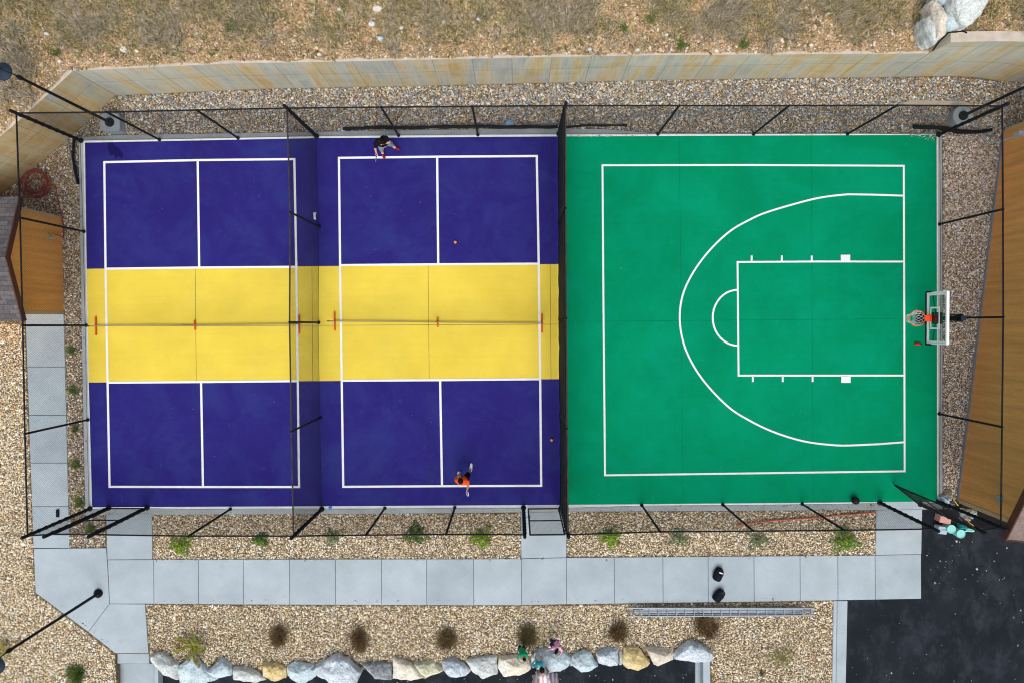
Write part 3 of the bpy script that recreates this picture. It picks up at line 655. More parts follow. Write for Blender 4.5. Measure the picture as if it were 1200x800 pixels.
RK = dict(blue=rock_mat('blue_rock', (.32, .41, .44), (.44, .53, .56), (.54, .60, .61)), grey=rock_mat('grey_granite', (.34, .40, .44), (.48, .54, .58), (.60, .63, .65), .2),
          cream=rock_mat('cream_rock', (.50, .44, .33), (.62, .58, .48), (.66, .65, .60)), yel=rock_mat('yellow_rock', (.36, .27, .12), (.58, .46, .22), (.62, .56, .38)),
          white=rock_mat('white_rock', (.36, .38, .36), (.50, .53, .51), (.58, .62, .60)), dark=rock_mat('mottled_rock', (.10, .11, .12), (.30, .32, .33), (.48, .52, .56), .3),
          tan=rock_mat('tan_rock', (.44, .38, .30), (.56, .51, .42), (.62, .59, .52)), olive=rock_mat('olive_rock', (.40, .40, .26), (.54, .53, .38), (.58, .58, .50)))
BL = [
 ([(179.5, 764.4), (192.5, 763), (210, 776), (209, 795), (195, 789), (178.5, 773)], 'white', 'westernmost pale boulder of the row, right beside the concrete steps'),
 ([(213, 777.5), (229, 764.5), (244.5, 783), (255, 795), (242, 799.5), (212, 799.5)], 'blue', 'broad pale boulder under the sprawling reddish-green juniper'),
 ([(245.5, 783), (261, 769), (271.5, 776), (273, 789), (255, 793)], 'blue', 'peaked pale blue boulder just east of the one under the juniper'),
 ([(274, 779.5), (290, 778.5), (303, 785), (311.5, 795), (301, 798), (275, 791.5)], 'white', 'flat white boulder with a pointed east end, left of a small round cream one'),
 ([(309.5, 775), (324.5, 774), (336.5, 780.5), (335.5, 792.5), (322.5, 796), (309.5, 790.5)], 'yel', 'small round yellowish cream boulder touching a light blue-green one'),
 ([(337.5, 778.5), (346.5, 773), (368, 777.5), (371, 790.5), (355, 800), (339, 789.5)], 'blue', 'blue-green boulder between the small yellowish one and the largest granite block'),
 ([(366, 784), (393, 766), (409, 772), (423, 785), (418, 799), (411, 805), (387.5, 799)], 'grey', 'largest boulder of the row, speckled blue-grey granite with a peak'),
 ([(423, 775), (431, 773), (458.5, 775), (459.8, 793), (441, 793), (435, 786)], 'dark', 'dark mottled grey boulder east of the big speckled granite'),
 ([(461.5, 768.5), (468, 770), (482.5, 775), (491.5, 785), (499, 791), (482.5, 794.5), (461.5, 792)], 'cream', 'cream wedge-shaped boulder between a dark mottled and an olive one'),
 ([(485, 774), (510, 772), (520, 785), (500, 791), (491, 783)], 'olive', 'flat olive-yellow pointed boulder resting against the cream wedge'),
 ([(518, 774), (532, 769.5), (543, 775), (552, 784), (545, 790), (527.5, 790.5), (520, 782)], 'grey', 'rounded blue-white boulder east of the olive pointed one'),
 ([(546.5, 771), (561, 767.5), (581.5, 767), (582.8, 787.5), (565, 792), (553, 783)], 'white', 'pitted white boulder with a triangular foot, left of the rock with the rust streak'),
 ([(585, 767.5), (607, 765.7), (620, 771), (622, 782), (611, 787), (590.5, 788.5), (585, 778.5)], 'cream', 'pale cream boulder that the child in green leans on'),
 ([(623, 767.5), (631.5, 761), (644, 759.4), (660, 762), (667.4, 767.5), (666.5, 775.6), (661.6, 782), (640.5, 785), (623.5, 781)], 'blue', 'wide smooth blue-grey boulder where the children in pink and teal play'),
 ([(670, 766.7), (683, 760), (691.7, 763.3), (700, 777.5), (690, 785), (680, 785.3), (671, 776.7)], 'blue', 'pointed blue-grey boulder right next to the one with children'),
 ([(698, 763), (713, 756), (724, 759), (724, 776), (712.5, 777.5), (701, 775)], 'grey', 'squarish light grey boulder west of the strong yellow one'),
 ([(731.7, 757.5), (748, 756.7), (761, 775), (758, 778), (747.5, 782.5), (731.7, 780), (727.5, 771.7)], 'yel', 'strong yellow boulder with dark cracks near the east end of the row'),
 ([(756, 756.7), (770, 757), (787.5, 760), (788, 771.7), (770, 779), (765, 775)], 'tan', 'smooth tan boulder between the yellow one and the long speckled one'),
 ([(789, 764), (806.7, 749), (820, 753), (834, 761.7), (834, 771.7), (815, 773), (790, 770)], 'grey', 'easternmost long pale speckled boulder lying across the kerb end'),
]
for i, (o_, k_, lab) in enumerate(BL): boulder('boulder', o_, -.55, .08 + [.16, .12, .18, .10, .12, .15, .30, .12, .14, .10, .16, .14, .16, .22, .18, .14, .18, .13, .2][i], RK[k_], lab, group='boulders edging the lower drive', seed=i)
for i, (o_, k_, lab, z1) in enumerate([([(414, 772), (419, 772), (424, 780), (422, 787), (417, 781)], 'dark', 'small grey stone wedged between the big granite and the mottled boulder', .0), ([(725, 759), (728.5, 758), (728.5, 776), (725, 777)], 'grey', 'narrow grey sliver of rock standing beside the yellow boulder', .02),
      ([(667, 770), (671.5, 768), (672, 778), (668, 779)], 'blue', 'small blue stone wedged between two blue-grey boulders', -.02)]):
    boulder('small_rock', o_, -.5, z1, RK[k_], lab, 'rock', seed=50 + i)
NE = [
 ([(1108, -14), (1160, -14), (1153, 8), (1146, 20), (1132, 32), (1119, 27), (1113, 10)], 2.7, 3.45, 'white', 'big flat pale slab on top of the rock pile above the wall'),
 ([(1101, 16), (1112, 9), (1118, 28), (1126, 33), (1110, 39), (1103, 33), (1100, 24)], 2.5, 3.05, 'blue', 'grey-green wedge rock tucked under the big flat slab'),
 ([(1087, 5), (1093, 3), (1098, 12), (1101, 30), (1107, 40), (1103, 44), (1096, 46), (1090, 27)], 2.4, 2.95, 'tan', 'long upright tan rock on the west side of the rock pile'),
 ([(1079, 24), (1086, 21), (1091, 38), (1097, 48), (1092, 54), (1086, 48), (1081, 37)], 2.3, 2.75, 'white', 'lowest long rock of the pile leaning over the wall edge'),
 ([(1096, -8), (1112, -8), (1111, 6), (1101, 8), (1095, 2)], 2.6, 3.1, 'grey', 'grey rock at the photo edge behind the rock pile'),
]
for i, (o_, z0, z1, k_, lab) in enumerate(NE): boulder('boulder', o_, z0 - .3, z1, RK[k_], lab, group='rocks piled above the wall corner', seed=80 + i)
hs = [(442, 10, 6, 'cream', 'largest cream stone on the slope, high above the long wall'), (436, 28, 4.5, 'white', 'flat whitish stone just below the largest cream one on the slope'), (446, 45, 3.8, 'blue', 'pale blue-grey stone in the row above the middle of the wall'), (470, 33, 3.4, 'tan', 'tan stone east of the pale blue-grey slope stone'), (398, 11, 3, 'white', 'small white stone at the top of the slope left of the largest'),
      (371, 56, 3.2, 'yel', 'orange-tan stone close above the wall west of centre'), (374, 64, 2.8, 'cream', 'cream stone touching the wall edge below an orange one'), (520, 26, 3, 'tan', 'tan stone right of the slope grass patch near the centre'), (561, 23, 2.5, 'white', 'small white stone near the dark soil gully'), (641, 9, 3.2, 'white', 'white stone at the top of the slope east of the gully'), (626, 18, 3.2, 'cream', 'oblong cream stone under a white one on the slope'),
      (691, 58, 3, 'white', 'round white stone just above the wall over the windscreen'), (747, 59, 2.8, 'white', 'white stone sitting just above the wall over the green court'), (781, 41, 2.5, 'white', 'small white stone up-slope of the green court'), (145, 58, 5.5, 'tan', 'round tan stone on the slope near the wall corner'), (55, 40, 2.8, 'white', 'white chip stone on the west slope'), (70, 72, 3, 'cream', 'pale stone near the upper left lamp head')]
for i, (x, y, r, k_, lab) in enumerate(hs):
    p = G(x, y, 2.5); z = hz(p.x, p.y) or 2.3
    p = G(x, y, z); z = hz(p.x, p.y) or 2.3
    rd = random.Random(i); ol = [(x + r * math.cos(a) * rd.uniform(.7, 1.1), y + r * .8 * math.sin(a) * rd.uniform(.7, 1.1)) for a in [2 * math.pi * j / 7 for j in range(7)]]
    boulder('slope_stone', ol, z - .06, z + .09, RK[k_], lab, 'stone', 'larger stones on the dry slope', seed=100 + i)
# ------------------------------------------------------------------ fences
POST_H, RAIL_H = 3.02, 3.0
def chain(mb, a, b, z0, z1, sp=.0707, r=.0027):
    d = (b - a); d.z = 0; L_ = d.length; d.normalize(); hgt = z1 - z0
    nrm = Vector((-d.y, d.x, 0))
    off = -hgt
    for fam in (0, 1):
        s = -hgt + (sp * .5 if fam else 0)
        while s < L_:
            # line from (s,0) to (s+hgt, hgt)
            u0, v0, u1, v1 = s, 0., s + hgt, hgt
            if u0 < 0: v0 = -u0; u0 = 0
            if u1 > L_: v1 = hgt - (u1 - L_); u1 = L_
            if u1 - u0 > .02:
                if fam: v0, v1 = hgt - v0, hgt - v1
                p = a + d * u0; q = a + d * u1; o_ = nrm * (r * (1 if fam else -1))
                mb.tube([Vector((p.x, p.y, z0 + v0)) + o_, Vector((q.x, q.y, z0 + v1)) + o_], r, 3, cap=False)
            s += sp
def post(root, p, h, r, bands=False, name='fence_post', base=0):
    mb = MB(); mb.lathe((p.x, p.y, base), [(r, 0), (r, h), (r * .7, h + .02), (r * .3, h + .035)], 12)
    mb.lathe((p.x, p.y, base), [(r * 1.75, 0), (r * 1.75, .03), (r * 1.2, .05)], 12)
    if bands:
        for k in range(9): mb.lathe((p.x, p.y, base + .25 + k * .32), [(r * 1.25, 0), (r * 1.35, .015), (r * 1.25, .03)], 10)
    return mb.build(name, M['black'], root, smooth=True)
def fence(bases, term, label, wr_=.0026, rail='black', screen=False, mesh_px=None, skip=(), r_t=.052):
    pts = [G(*b) for b in bases]; root = empty('chain_link_fence', (pts[0] + pts[-1]) / 2, label, 'fence', 'chain-link fences round the courts')
    for i, p in enumerate(pts):
        if i in skip: continue
        if i in term: post(root, p, 3.24, r_t, True)
        else: post(root, p, POST_H, .034)
    rl = MB(); rl.tube([p + Vector((0, 0, RAIL_H)) for p in pts], .024, 8); rl.build('top_rail', M[rail], root, smooth=True)
    bt = MB()
    for k in range(len(pts) - 1): bt.tube([pts[k] + Vector((0, 0, .05)), pts[k + 1] + Vector((0, 0, .05))], .006, 5)
    bt.build('tension_wire', M['black'], root)
    mb = MB()
    for k in range(len(pts) - 1): chain(mb, pts[k], pts[k + 1], .04, RAIL_H, r=wr_)
    mb.build('wire_mesh', M['wire'], root)
    if screen:
        sc = MB()
        for k in range(len(pts) - 1):
            a, b = pts[k], pts[k + 1]; d = (b - a).normalized(); nv = Vector((d.y, -d.x, 0)) * .045
            m_ = 14
            vs = []; 
            for i in range(m_ + 1):
                for j, z in enumerate((.12, .7, 1.5, 2.2, 2.95)):
                    q = a.lerp(b, i / m_) + nv * (1 + .6 * noise.noise(Vector((i * .8 + k * 9, z * 2, 1)))); vs.append((q.x, q.y, z))
            fs = [(i * 5 + j, (i + 1) * 5 + j, (i + 1) * 5 + j + 1, i * 5 + j + 1) for i in range(m_) for j in range(4)]
            sc.add(vs, fs)
        o = sc.build('windscreen', M['screen'], root, smooth=True)
        md = o.modifiers.new('thickness', 'SOLIDIFY'); md.thickness = .006
    return root
fence([(95, 165), (187, 164), (279, 162), (371, 160)], {0, 3}, 'black chain-link fence run at the far side of the west pickleball court')
fence([(371, 160), (467, 159), (560, 158.3), (655, 157.5)], {3}, 'black chain-link fence run behind the player in the black shirt', skip={0})
fence([(655, 157.5), (771, 157.5), (883, 157.5), (993, 157.3), (1100, 158)], {4}, 'black chain-link fence run along the far side of the green court', skip={0})
fence([(1100, 158), (1101, 263), (1101.5, 373), (1100.5, 484.5), (1099.5, 587)], {4}, 'black chain-link fence run behind the basketball hoop', .0015, skip={0})
fence([(95, 165), (98.5, 271.5), (101, 381.3), (103, 491.5), (105.5, 595.5)], {4}, 'black chain-link fence run beside the shed and west walkway', .0021, skip={0})
fence([(371, 160), (374.2, 266), (373.5, 378), (375.3, 489), (377.3, 596)], {4}, 'see-through chain-link fence dividing the two pickleball courts', .0028, rail='railb', skip={0})
fence([(655, 157.5), (655.3, 262), (656, 374), (656.8, 486), (657.7, 594.5)], {4}, 'fence with dark windscreen fabric between purple and green courts', rail='railb', screen=True, skip={0})
fence([(105.5, 595.5), (127.5, 594.5)], {1}, 'short fixed chain-link panel left of the west gate', skip={0})
fence([(172.5, 594.5), (270, 596), (377.3, 596)], {0}, 'near chain-link fence run from the west gate to the dividing fence', skip={2})
fence([(377.3, 596), (451, 595), (533, 594.3), (613.5, 594.5)], {3}, 'near chain-link fence run from the dividing fence to the centre gate', skip={0})
fence([(657.7, 594.5), (752, 591.5), (847, 590.8), (940, 590), (1031, 588.5)], {4}, 'near chain-link fence run along the green court', skip={0})
fence([(1078.5, 590.5), (1099.5, 587)], {0}, 'short fixed chain-link panel right of the open east gate', skip={1})
def gate(a, b, label, z1=2.97):
    root = empty('gate', (a + b) / 2, label, 'gate', 'chain-link gates'); d = (b - a).normalized(); a = a + d * .0; r = .026
    fr = MB(); z0 = .08
    def v(p, z): return Vector((p.x, p.y, z))
    fr.tube([v(a, z0), v(b, z0), v(b, z1), v(a, z1)], r, 8, close=False, cap=True); fr.tube([v(a, z0), v(a, z1)], r, 8); fr.build('frame', M['black'], root, smooth=True)
    mr = MB(); mr.tube([v(a, 1.5), v(b, 1.5)], r * .8, 8); mr.build('mid_rail', M['black'], root)
    mb = MB(); chain(mb, a, b, z0, z1); mb.build('wire_mesh', M['wire'], root)
    lt = MB(); q = a + d * .02; lt.box((q.x, q.y, 1.05), (.05, .05, .16)); lt.tube([v(q, 1.05), v(a - d * .1, 1.05)], .012, 6); lt.build('latch', M['black'], root)
    for z in (.35, 2.6):
        h_ = MB(); h_.lathe((b.x, b.y, z), [(.036, 0), (.036, .08)], 10); h_.build('hinge', M['black'], root)
    return root
gate(G(131.5, 594.5), G(169, 594.5), 'closed west chain-link gate nearest the left corner')
gate(G(619, 595), G(654.5, 594.6), 'closed centre chain-link gate at the end of the windscreen fence')
gate(G(1047, 567.5), G(1076.5, 590.5), 'open east chain-link gate swung into the green court')
# ------------------------------------------------------------------ lamps
def lamp(base, zb, hp_, head_px, zh, label, footing=None):
    p = G(base[0], base[1], zb); root = empty('lamp_post', (p.x, p.y, 0), label, 'street lamp', 'black lamp posts around the courts')
    if footing:
        f = MB(); r = .33
        if footing == 'square':
            f.prism([(p.x + r * (abs(math.cos(a)) ** .35) * math.copysign(1, math.cos(a)), p.y + r * .92 * (abs(math.sin(a)) ** .35) * math.copysign(1, math.sin(a))) for a in [2 * math.pi * (k + .5) / 24 for k in range(24)]], -.1, zb)
        else: f.lathe((p.x, p.y, -.1), [(r * .98, 0), (r, zb + .08), (r * .97, zb + .1)], 32)
        f.build('footing', M['concrete'], root)
    pl = MB(); pl.lathe((p.x, p.y, zb), [(.05, 0), (.048, 1), (.04, hp_)], 14); pl.build('pole', M['black'], root, smooth=True)
    fl = MB(); fl.lathe((p.x, p.y, zb), [(.15, .0), (.15, .05), (.12, .09), (.075, .16), (.06, .2)], 24); fl.build('base_cover', M['black'], root, smooth=True)
    h = G(head_px[0], head_px[1], zh); top = Vector((p.x, p.y, zb + hp_)); dv = Vector((h.x - p.x, h.y - p.y, 0)); l = dv.length; dv.normalize()
    ar = MB(); pts = [top - Vector((0, 0, .1))]
    for t in range(0, 9):
        a = math.pi * t / 8; pts.append(top + dv * (l * .5 * (1 - math.cos(a))) + Vector((0, 0, .28 * math.sin(a) - .0)))
    pts.append(Vector((h.x, h.y, zh + .15))); ar.tube(pts, .018, 8); ar.build('arm', M['black'], root, smooth=True)
    cp = MB(); cp.lathe(tuple(top - Vector((0, 0, .12))), [(.06, 0), (.065, .1), (.03, .18)], 12); cp.build('pole_cap', M['black'], root, smooth=True)
    sh = MB(); sh.lathe((h.x, h.y, zh), [(.25, -.03), (.25, 0), (.17, .05), (.08, .09), (.05, .17), (.02, .2)], 32); sh.build('lamp_shade', M['lampshade'], root, smooth=True)
    return root
M['lampshade'] = mat('dark_blue_shade', (.022, .035, .055), .5, .2)
lamp((128.7, 143.7), .32, 4.2, (3, 84), 4.3, 'black lamp post on a square concrete footing, upper left', 'square')
lamp((1128.5, 136), .30, 4.2, (1256, 74), 4.3, 'black lamp post on a round footing beside the far right fence corner', 'round')
lamp((115.5, 694.5), 0, 4.2, (-5, 780), 4.15, 'black lamp post rising from the pale concrete pad, lower left')
# ------------------------------------------------------------------ small shed (left)
a = G(71, 256); b = G(74.3, 366.5); sx = (a.x + b.x) / 2
rt = empty('shed', (sx - 1.5, (a.y + b.y) / 2, 0), 'small ochre shed with grey shingled gable roof beside the west fence', 'building')
y0, y1 = b.y, a.y; ym = (y0 + y1) / 2; dep = 4.0; ze, za = 2.28, 2.28 + .33 * (y1 - y0) / 2
wl_ = MB()
prof = [(y0, -.05), (y1, -.05), (y1, ze), (ym, za), (y0, ze)]
vs = [(sx, y, z) for y, z in prof] + [(sx - dep, y, z) for y, z in prof]
wl_.add(vs, [(0, 1, 2, 3, 4), (9, 8, 7, 6, 5)] + [(i, 5 + i, 5 + (i + 1) % 5, (i + 1) % 5) for i in range(5)]); wl_.build('wall', M['siding_l'], rt)
for y in (y0, y1):
    t_ = MB(); t_.box((sx - .04, y + (.012 if y == y1 else -.012), ze / 2), (.12, .1, ze - .02)); t_.build('corner_trim', M['trim'], rt)
ro = MB(); oh = .30; ox = .24; sl = .33
for sgn in (-1, 1):
    ye = (y1 + oh) if sgn > 0 else (y0 - oh); zee = za - sl * abs(ye - ym) + .05
    vs = [(sx + ox, ym, za + .05), (sx - dep - ox, ym, za + .05), (sx - dep - ox, ye, zee), (sx + ox, ye, zee)]
    vs += [(x, y, z + .06) for x, y, z in vs]
    ro.add(vs, [(0, 1, 2, 3)[::-1] if sgn > 0 else (0, 1, 2, 3), (4, 5, 6, 7) if sgn > 0 else (7, 6, 5, 4), (0, 3, 7, 4), (3, 2, 6, 7), (2, 1, 5, 6)])
ro.build('roof', M['shingle'], rt)
for sgn in (-1, 1):
    ye = (y1 + oh) if sgn > 0 else (y0 - oh); zee = za - sl * abs(ye - ym)
    f_ = MB(); f_.beam((sx + ox + .02, ym, za + .03), (sx + ox + .02, ye, zee + .03), .035, .19); f_.build('fascia', M['fascia'], rt)
sg = MB(); q = G(59, 277.5, .9); sg.box((sx + .02, q.y, .62), (.03, .2, .2)); pl_ = sg.build('outlet_plate', M['trim'], rt)
sgt = MB(); sgt.tube([(sx + .03, q.y, .62), (sx + .14, q.y, .62), (sx + .16, q.y, .56)], .022, 8); sgt.build('spigot', M['greym'], pl_)
# ------------------------------------------------------------------ brown building (right)
A = G(1175.5, 155); B_ = G(1122.5, 585.5)
d = (B_ - A); Lw = d.length; d.normalize(); e = Vector((-d.y, d.x, 0))      # e points east
if e.x < 0: e = -e
rt = empty('building', (A + B_) / 2 + e * 5, 'large brown gabled building whose plain wall faces the hoop', 'building')
ze = 3.15; pit = .42; za = ze + pit * Lw / 2; dep = 12
def bp(s, z, w_=0): q = A + d * s + e * w_; return Vector((q.x, q.y, z))
mb = MB(); prof = [(0, -.1), (Lw, -.1), (Lw, ze), (Lw / 2, za), (0, ze)]
mb.add([bp(s, z, 0) for s, z in prof] + [bp(s, z, dep) for s, z in prof], [(0, 1, 2, 3, 4)[::-1], (5, 6, 7, 8, 9)] + [(i, (i + 1) % 5, 5 + (i + 1) % 5, 5 + i) for i in range(5)])
mb.build('wall', M['siding_r'], rt)
for s in (0, Lw):
    t_ = MB(); c1 = bp(s + (.02 if s else -.02), .1, .05); c2 = bp(s + (.02 if s else -.02), ze - .02, .05); m3 = Matrix((e, d, Vector((0, 0, 1)))).transposed()
    t_.box((c1 + c2) / 2, (.14, .12, ze - .1), M3=m3); t_.build('corner_trim', M['trim'], rt)
t_ = MB(); t_.box(bp(Lw / 2, .0, -.01), (.05, Lw + .1, .12), M3=m3); t_.build('foundation', M['found'], rt)
t_ = MB(); t_.box(bp(Lw + .01, .0, dep / 2 + .1), (dep, .05, .12), M3=m3); t_.build('foundation', M['found'], rt)
ro = MB()
for sgn in (0, 1):
    s0 = Lw / 2; s1 = Lw + .42 if sgn else -.42; zz = za - pit * abs(s1 - s0) + .06
    vs = [bp(s0, za + .06, -.5), bp(s0, za + .06, dep + .4), bp(s1, zz, dep + .4), bp(s1, zz, -.5)]; vs += [v + Vector((0, 0, .07)) for v in vs]
    ro.add(vs, [(0, 1, 2, 3), (7, 6, 5, 4), (0, 3, 7, 4), (3, 2, 6, 7), (2, 1, 5, 6)])
M['shingle2'] = mat('pinkish_shingles', (.24, .18, .16), .9, .25, 6, .4, 30, fine=.3)
ro.build('roof', M['shingle2'], rt)
for sgn in (0, 1):
    s1 = Lw + .42 if sgn else -.42; zz = za - pit * abs(s1 - Lw / 2)
    f_ = MB(); f_.beam(bp(Lw / 2, za + .03, -.53), bp(s1, zz + .03, -.53), .04, .24); f_.build('fascia', M['fascia'], rt)
f_ = MB(); f_.beam(bp(Lw + .45, za - pit * (Lw / 2 + .42) + .03, -.5), bp(Lw + .45, za - pit * (Lw / 2 + .42) + .03, dep), .04, .2); f_.build('fascia', M['fascia'], rt)
wlt = MB(); wlt.box(bp(Lw - .55, 2.0, -.06), (.12, .2, .14), M3=m3); wlt.build('wall_light', M['greym'], rt)
# conduit with a box on that wall
q = G(1155, 163); ut = empty('utility_pipe', q, 'bent pale grey utility pipe running up to the brown building corner', 'pipe')
u = MB(); u.tube(catmull([G(1148, 152, .05), G(1152, 161, .12), G(1160, 166.5, .3), G(1172, 166, .6), G(1183, 162, .95), G(1192, 159, 1.25)], 6), .03, 10); u.build('pipe', M['greym'], ut, smooth=True)
u = MB(); u.box(G(1195, 157, 1.35), (.2, .16, .26)); u.build('meter_box', M['greym'], ut, bevel=.02)
# ------------------------------------------------------------------ portable nets
def net(x0, y0_, xm, x1, y1_, xe0, xe1, label):
    a = G(x0, y0_); c = G(x1, y1_); m_ = G(xm, (y0_ + y1_) / 2); root = empty('pickleball_net', m_, label, 'net', 'portable pickleball nets')
    for p, l in ((a, .64), (m_, .34), (c, .64)):
        f = MB(); f.box((p.x, p.y, .035), (.055, l, .05)); f.build('foot', M['orange'], root, bevel=.01)
    for p, h in ((a, .93), (c, .93), (m_, .86)):
        f = MB(); f.tube([(p.x, p.y, .05), (p.x, p.y, h)], .018, 8); f.build('upright', M['black'], root)
    bt = MB(); bt.tube([(a.x, a.y, .07), (m_.x, m_.y, .06), (c.x, c.y, .07)], .016, 6); bt.build('bottom_bar', M['railb'], root)
    a2 = G(xe0, y0_, .9) if xe0 else a; c2 = G(xe1, y1_, .9) if xe1 else c
    pts = []
    for i in range(25):
        t = i / 24; p = a2.lerp(c2, t); pts.append(Vector((p.x, p.y, .93 - .06 * (1 - abs(2 * t - 1) ** 1.5) )))
    nm = MB()
    for i in range(24):
        p, q = pts[i], pts[i + 1]
        for k in range(4):
            u_ = p.lerp(q, k / 4); nm.tube([u_, Vector((u_.x, u_.y, .09))], .0018, 3, cap=False)
    for k in range(18):
        nm.tube([Vector((p.x, p.y, .09 + (p.z - .13) * k / 18)) for p in pts], .0018, 3, cap=False)
    nm.build('netting', M['netb'], root)
    tp = MB()
    for i in range(24): tp.beam(pts[i], pts[i + 1], .014, .05)
    tp.build('top_tape', M['tape'], root)
net(113, 382, 229, 351, 380, 106, 372, 'net across the yellow zone of the west pickleball court')
net(392.5, 376.5, 513, 635, 379, 386.5, 637, 'net across the yellow zone of the east pickleball court')
# ------------------------------------------------------------------ basketball hoop
def hoop():
    cy = G(1075, 373, 3.05).y; cx = G(1075, 373, 3.05).x; xb = G(1086.5, 372, 2.9).x; pb = G(1078, 373)
    yc = cy; root = empty('basketball_hoop', (pb.x, yc, 0), 'basketball hoop with glass backboard and orange rim over the green court', 'basketball hoop')
    pole = MB(); pole.box((pb.x, yc, 1.12), (.14, .14, 2.24)); pole.box((pb.x, yc, .02), (.34, .34, .03)); po = pole.build('pole', M['black'], root, bevel=.01)
    cap = MB(); cap.box((pb.x, yc, 2.255), (.155, .155, .03)); cap.build('pole_cap', mat('dark_blue_cap', (.02, .03, .045), .5), po)
    W = 1.52; z0, z1 = 2.88, 3.80; t = .03
    gl = MB(); gl.box((xb + .02, yc, (z0 + z1) / 2), (.012, W - .04, z1 - z0 - .04)); bb = gl.build('backboard', M['glass'], root)
    fr = MB(); 
    for y in (-1, 1): fr.box((xb + .02, yc + y * (W / 2 - .02), (z0 + z1) / 2), (.05, .045, z1 - z0))
    fr.box((xb + .03, yc, z1 - .0), (.075, W, .055)); fr.box((xb + .02, yc, z0 + .02), (.04, W - .08, .04)); fr.build('frame', M['wframe'], bb)
    mk = MB(); x_ = xb + .008; w2, h0, h1, k = .3, 3.06, 3.46, .045
    mk.box((x_, yc, h0), (.006, 2 * w2 + k, k)); mk.box((x_, yc, h1), (.006, 2 * w2 + k, k))
    for y in (-1, 1): mk.box((x_, yc + y * w2, (h0 + h1) / 2), (.006, k, h1 - h0 - k))
    mk.build('target_square', M['wframe'], bb)
    bd = MB()
    for y in (-1, 1): bd.box((x_, yc + y * (W / 2 - .075), (z0 + z1) / 2), (.006, .05, z1 - z0 - .1))
    bd.box((x_, yc, z0 + .075), (.006, W - .2, .05)); bd.build('painted_border', M['wframe'], bb)
    pd = MB(); pd.box((xb + .01, yc, z0 - .025), (.07, W + .03, .045))
    for y in (-1, 1): pd.box((xb + .012, yc + y * (W / 2 + .012), z0 + .1), (.075, .045, .26))
    pd.build('edge_pad', M['pad'], bb, bevel=.008)
    ri = MB(); rc = Vector((cx, yc, 3.05)); rr = .2286
    ri.tube([rc + Vector((rr * math.cos(2 * math.pi * i / 36), rr * math.sin(2 * math.pi * i / 36), 0)) for i in range(36)], .011, 8, close=True); rim = ri.build('rim', M['rim'], root, smooth=True)
    br = MB(); l = xb - (cx + rr); br.box((cx + rr + l / 2 + .02, yc, 3.04), (l + .05, .17, .05)); br.box((xb - .005, yc, 3.02), (.02, .2, .2)); br.build('bracket', M['rim'], rim, bevel=.006)
    nt_ = MB(); K = 12
    def npnt(i, j):  # j rows down
        r_ = [.222, .19, .16, .138, .125, .12][j]; a = 2 * math.pi * (i + .5 * (j % 2)) / K
        return rc + Vector((r_ * math.cos(a), r_ * math.sin(a), -.02 - .085 * j))
    for j in range(5):
        for i in range(K):
            p = npnt(i, j)
            for q in ((npnt(i, j + 1), npnt(i - 1, j + 1)) if j % 2 == 0 else (npnt(i, j + 1), npnt(i + 1, j + 1))): nt_.tube([p, q], .0055, 4)
    nt_.build('net', M['cord'], rim)
    for y in (-.12, .12):
        for (za_, zb_) in ((2.1, 3.05), (1.7, 3.36)) if True else ():
            ar = MB(); ar.beam((pb.x - .02, yc + y * .75, za_), (xb + .08, yc + y, zb_), .035, .05); ar.build('support_arm', M['black'], root)
    bk = MB(); bk.box((xb + .06, yc, 3.25), (.03, .34, .55)); bk.box((pb.x + .02, yc, 2.02), (.2, .24, .12)); bk.build('rear_bracket', M['black'], root, bevel=.006)
    ax = MB(); ax.tube([(xb + .10, yc - .72, 3.0), (xb + .24, yc, 2.95), (xb + .10, yc + .72, 3.0)], .014, 6); ax.build('brace', M['black'], root)
hoop()
# ------------------------------------------------------------------ ladder
def ladder():
    a0, a1 = G(736, 711.3, .08), G(953.5, 711.6, .08); b0, b1 = G(736, 721, .08), G(954, 719.6, .08)
    root = empty('extension_ladder', (a0 + b1) / 2, 'long aluminium extension ladder lying on gravel beside the pavement', 'ladder')
    for (p, q, z) in ((a0, a1, .085), (b0, b1, .085), (a0 + Vector((.5, -.045, 0)), a1 + Vector((-.4, -.045, 0)), .04), (a0 + Vector((.2, -.11, 0)), a1 + Vector((-.1, -.11, 0)), .02), (b0 + Vector((.2, .11, 0)), b1 + Vector((-.1, .11, 0)), .02), (b0 + Vector((.5, .045, 0)), b1 + Vector((-.4, .045, 0)), .04)):
        s = MB(); p = Vector((p.x, p.y, z + .04)); q = Vector((q.x, q.y, z + .04)); s.beam(p, q, .042, .06); s.build('side_rail', M['metal'], root, bevel=.004)
    k = 20
    for i in range(k + 1):
        t = (i + .3) / (k + .6); r = MB(); r.tube([a0.lerp(a1, t) + Vector((0, 0, .05)), b0.lerp(b1, t) + Vector((0, 0, .05))], .02, 8); r.build('rung', M['metal'], root)
    for i in range(k - 3):
        t = (i + 2.05 + .25) / (k + .6); r = MB(); p = a0.lerp(a1, t); q = b0.lerp(b1, t); r.tube([Vector((p.x, p.y, .07)), Vector((q.x, q.y, .07))], .016, 8); r.build('rung', M['greym'], root)
ladder()
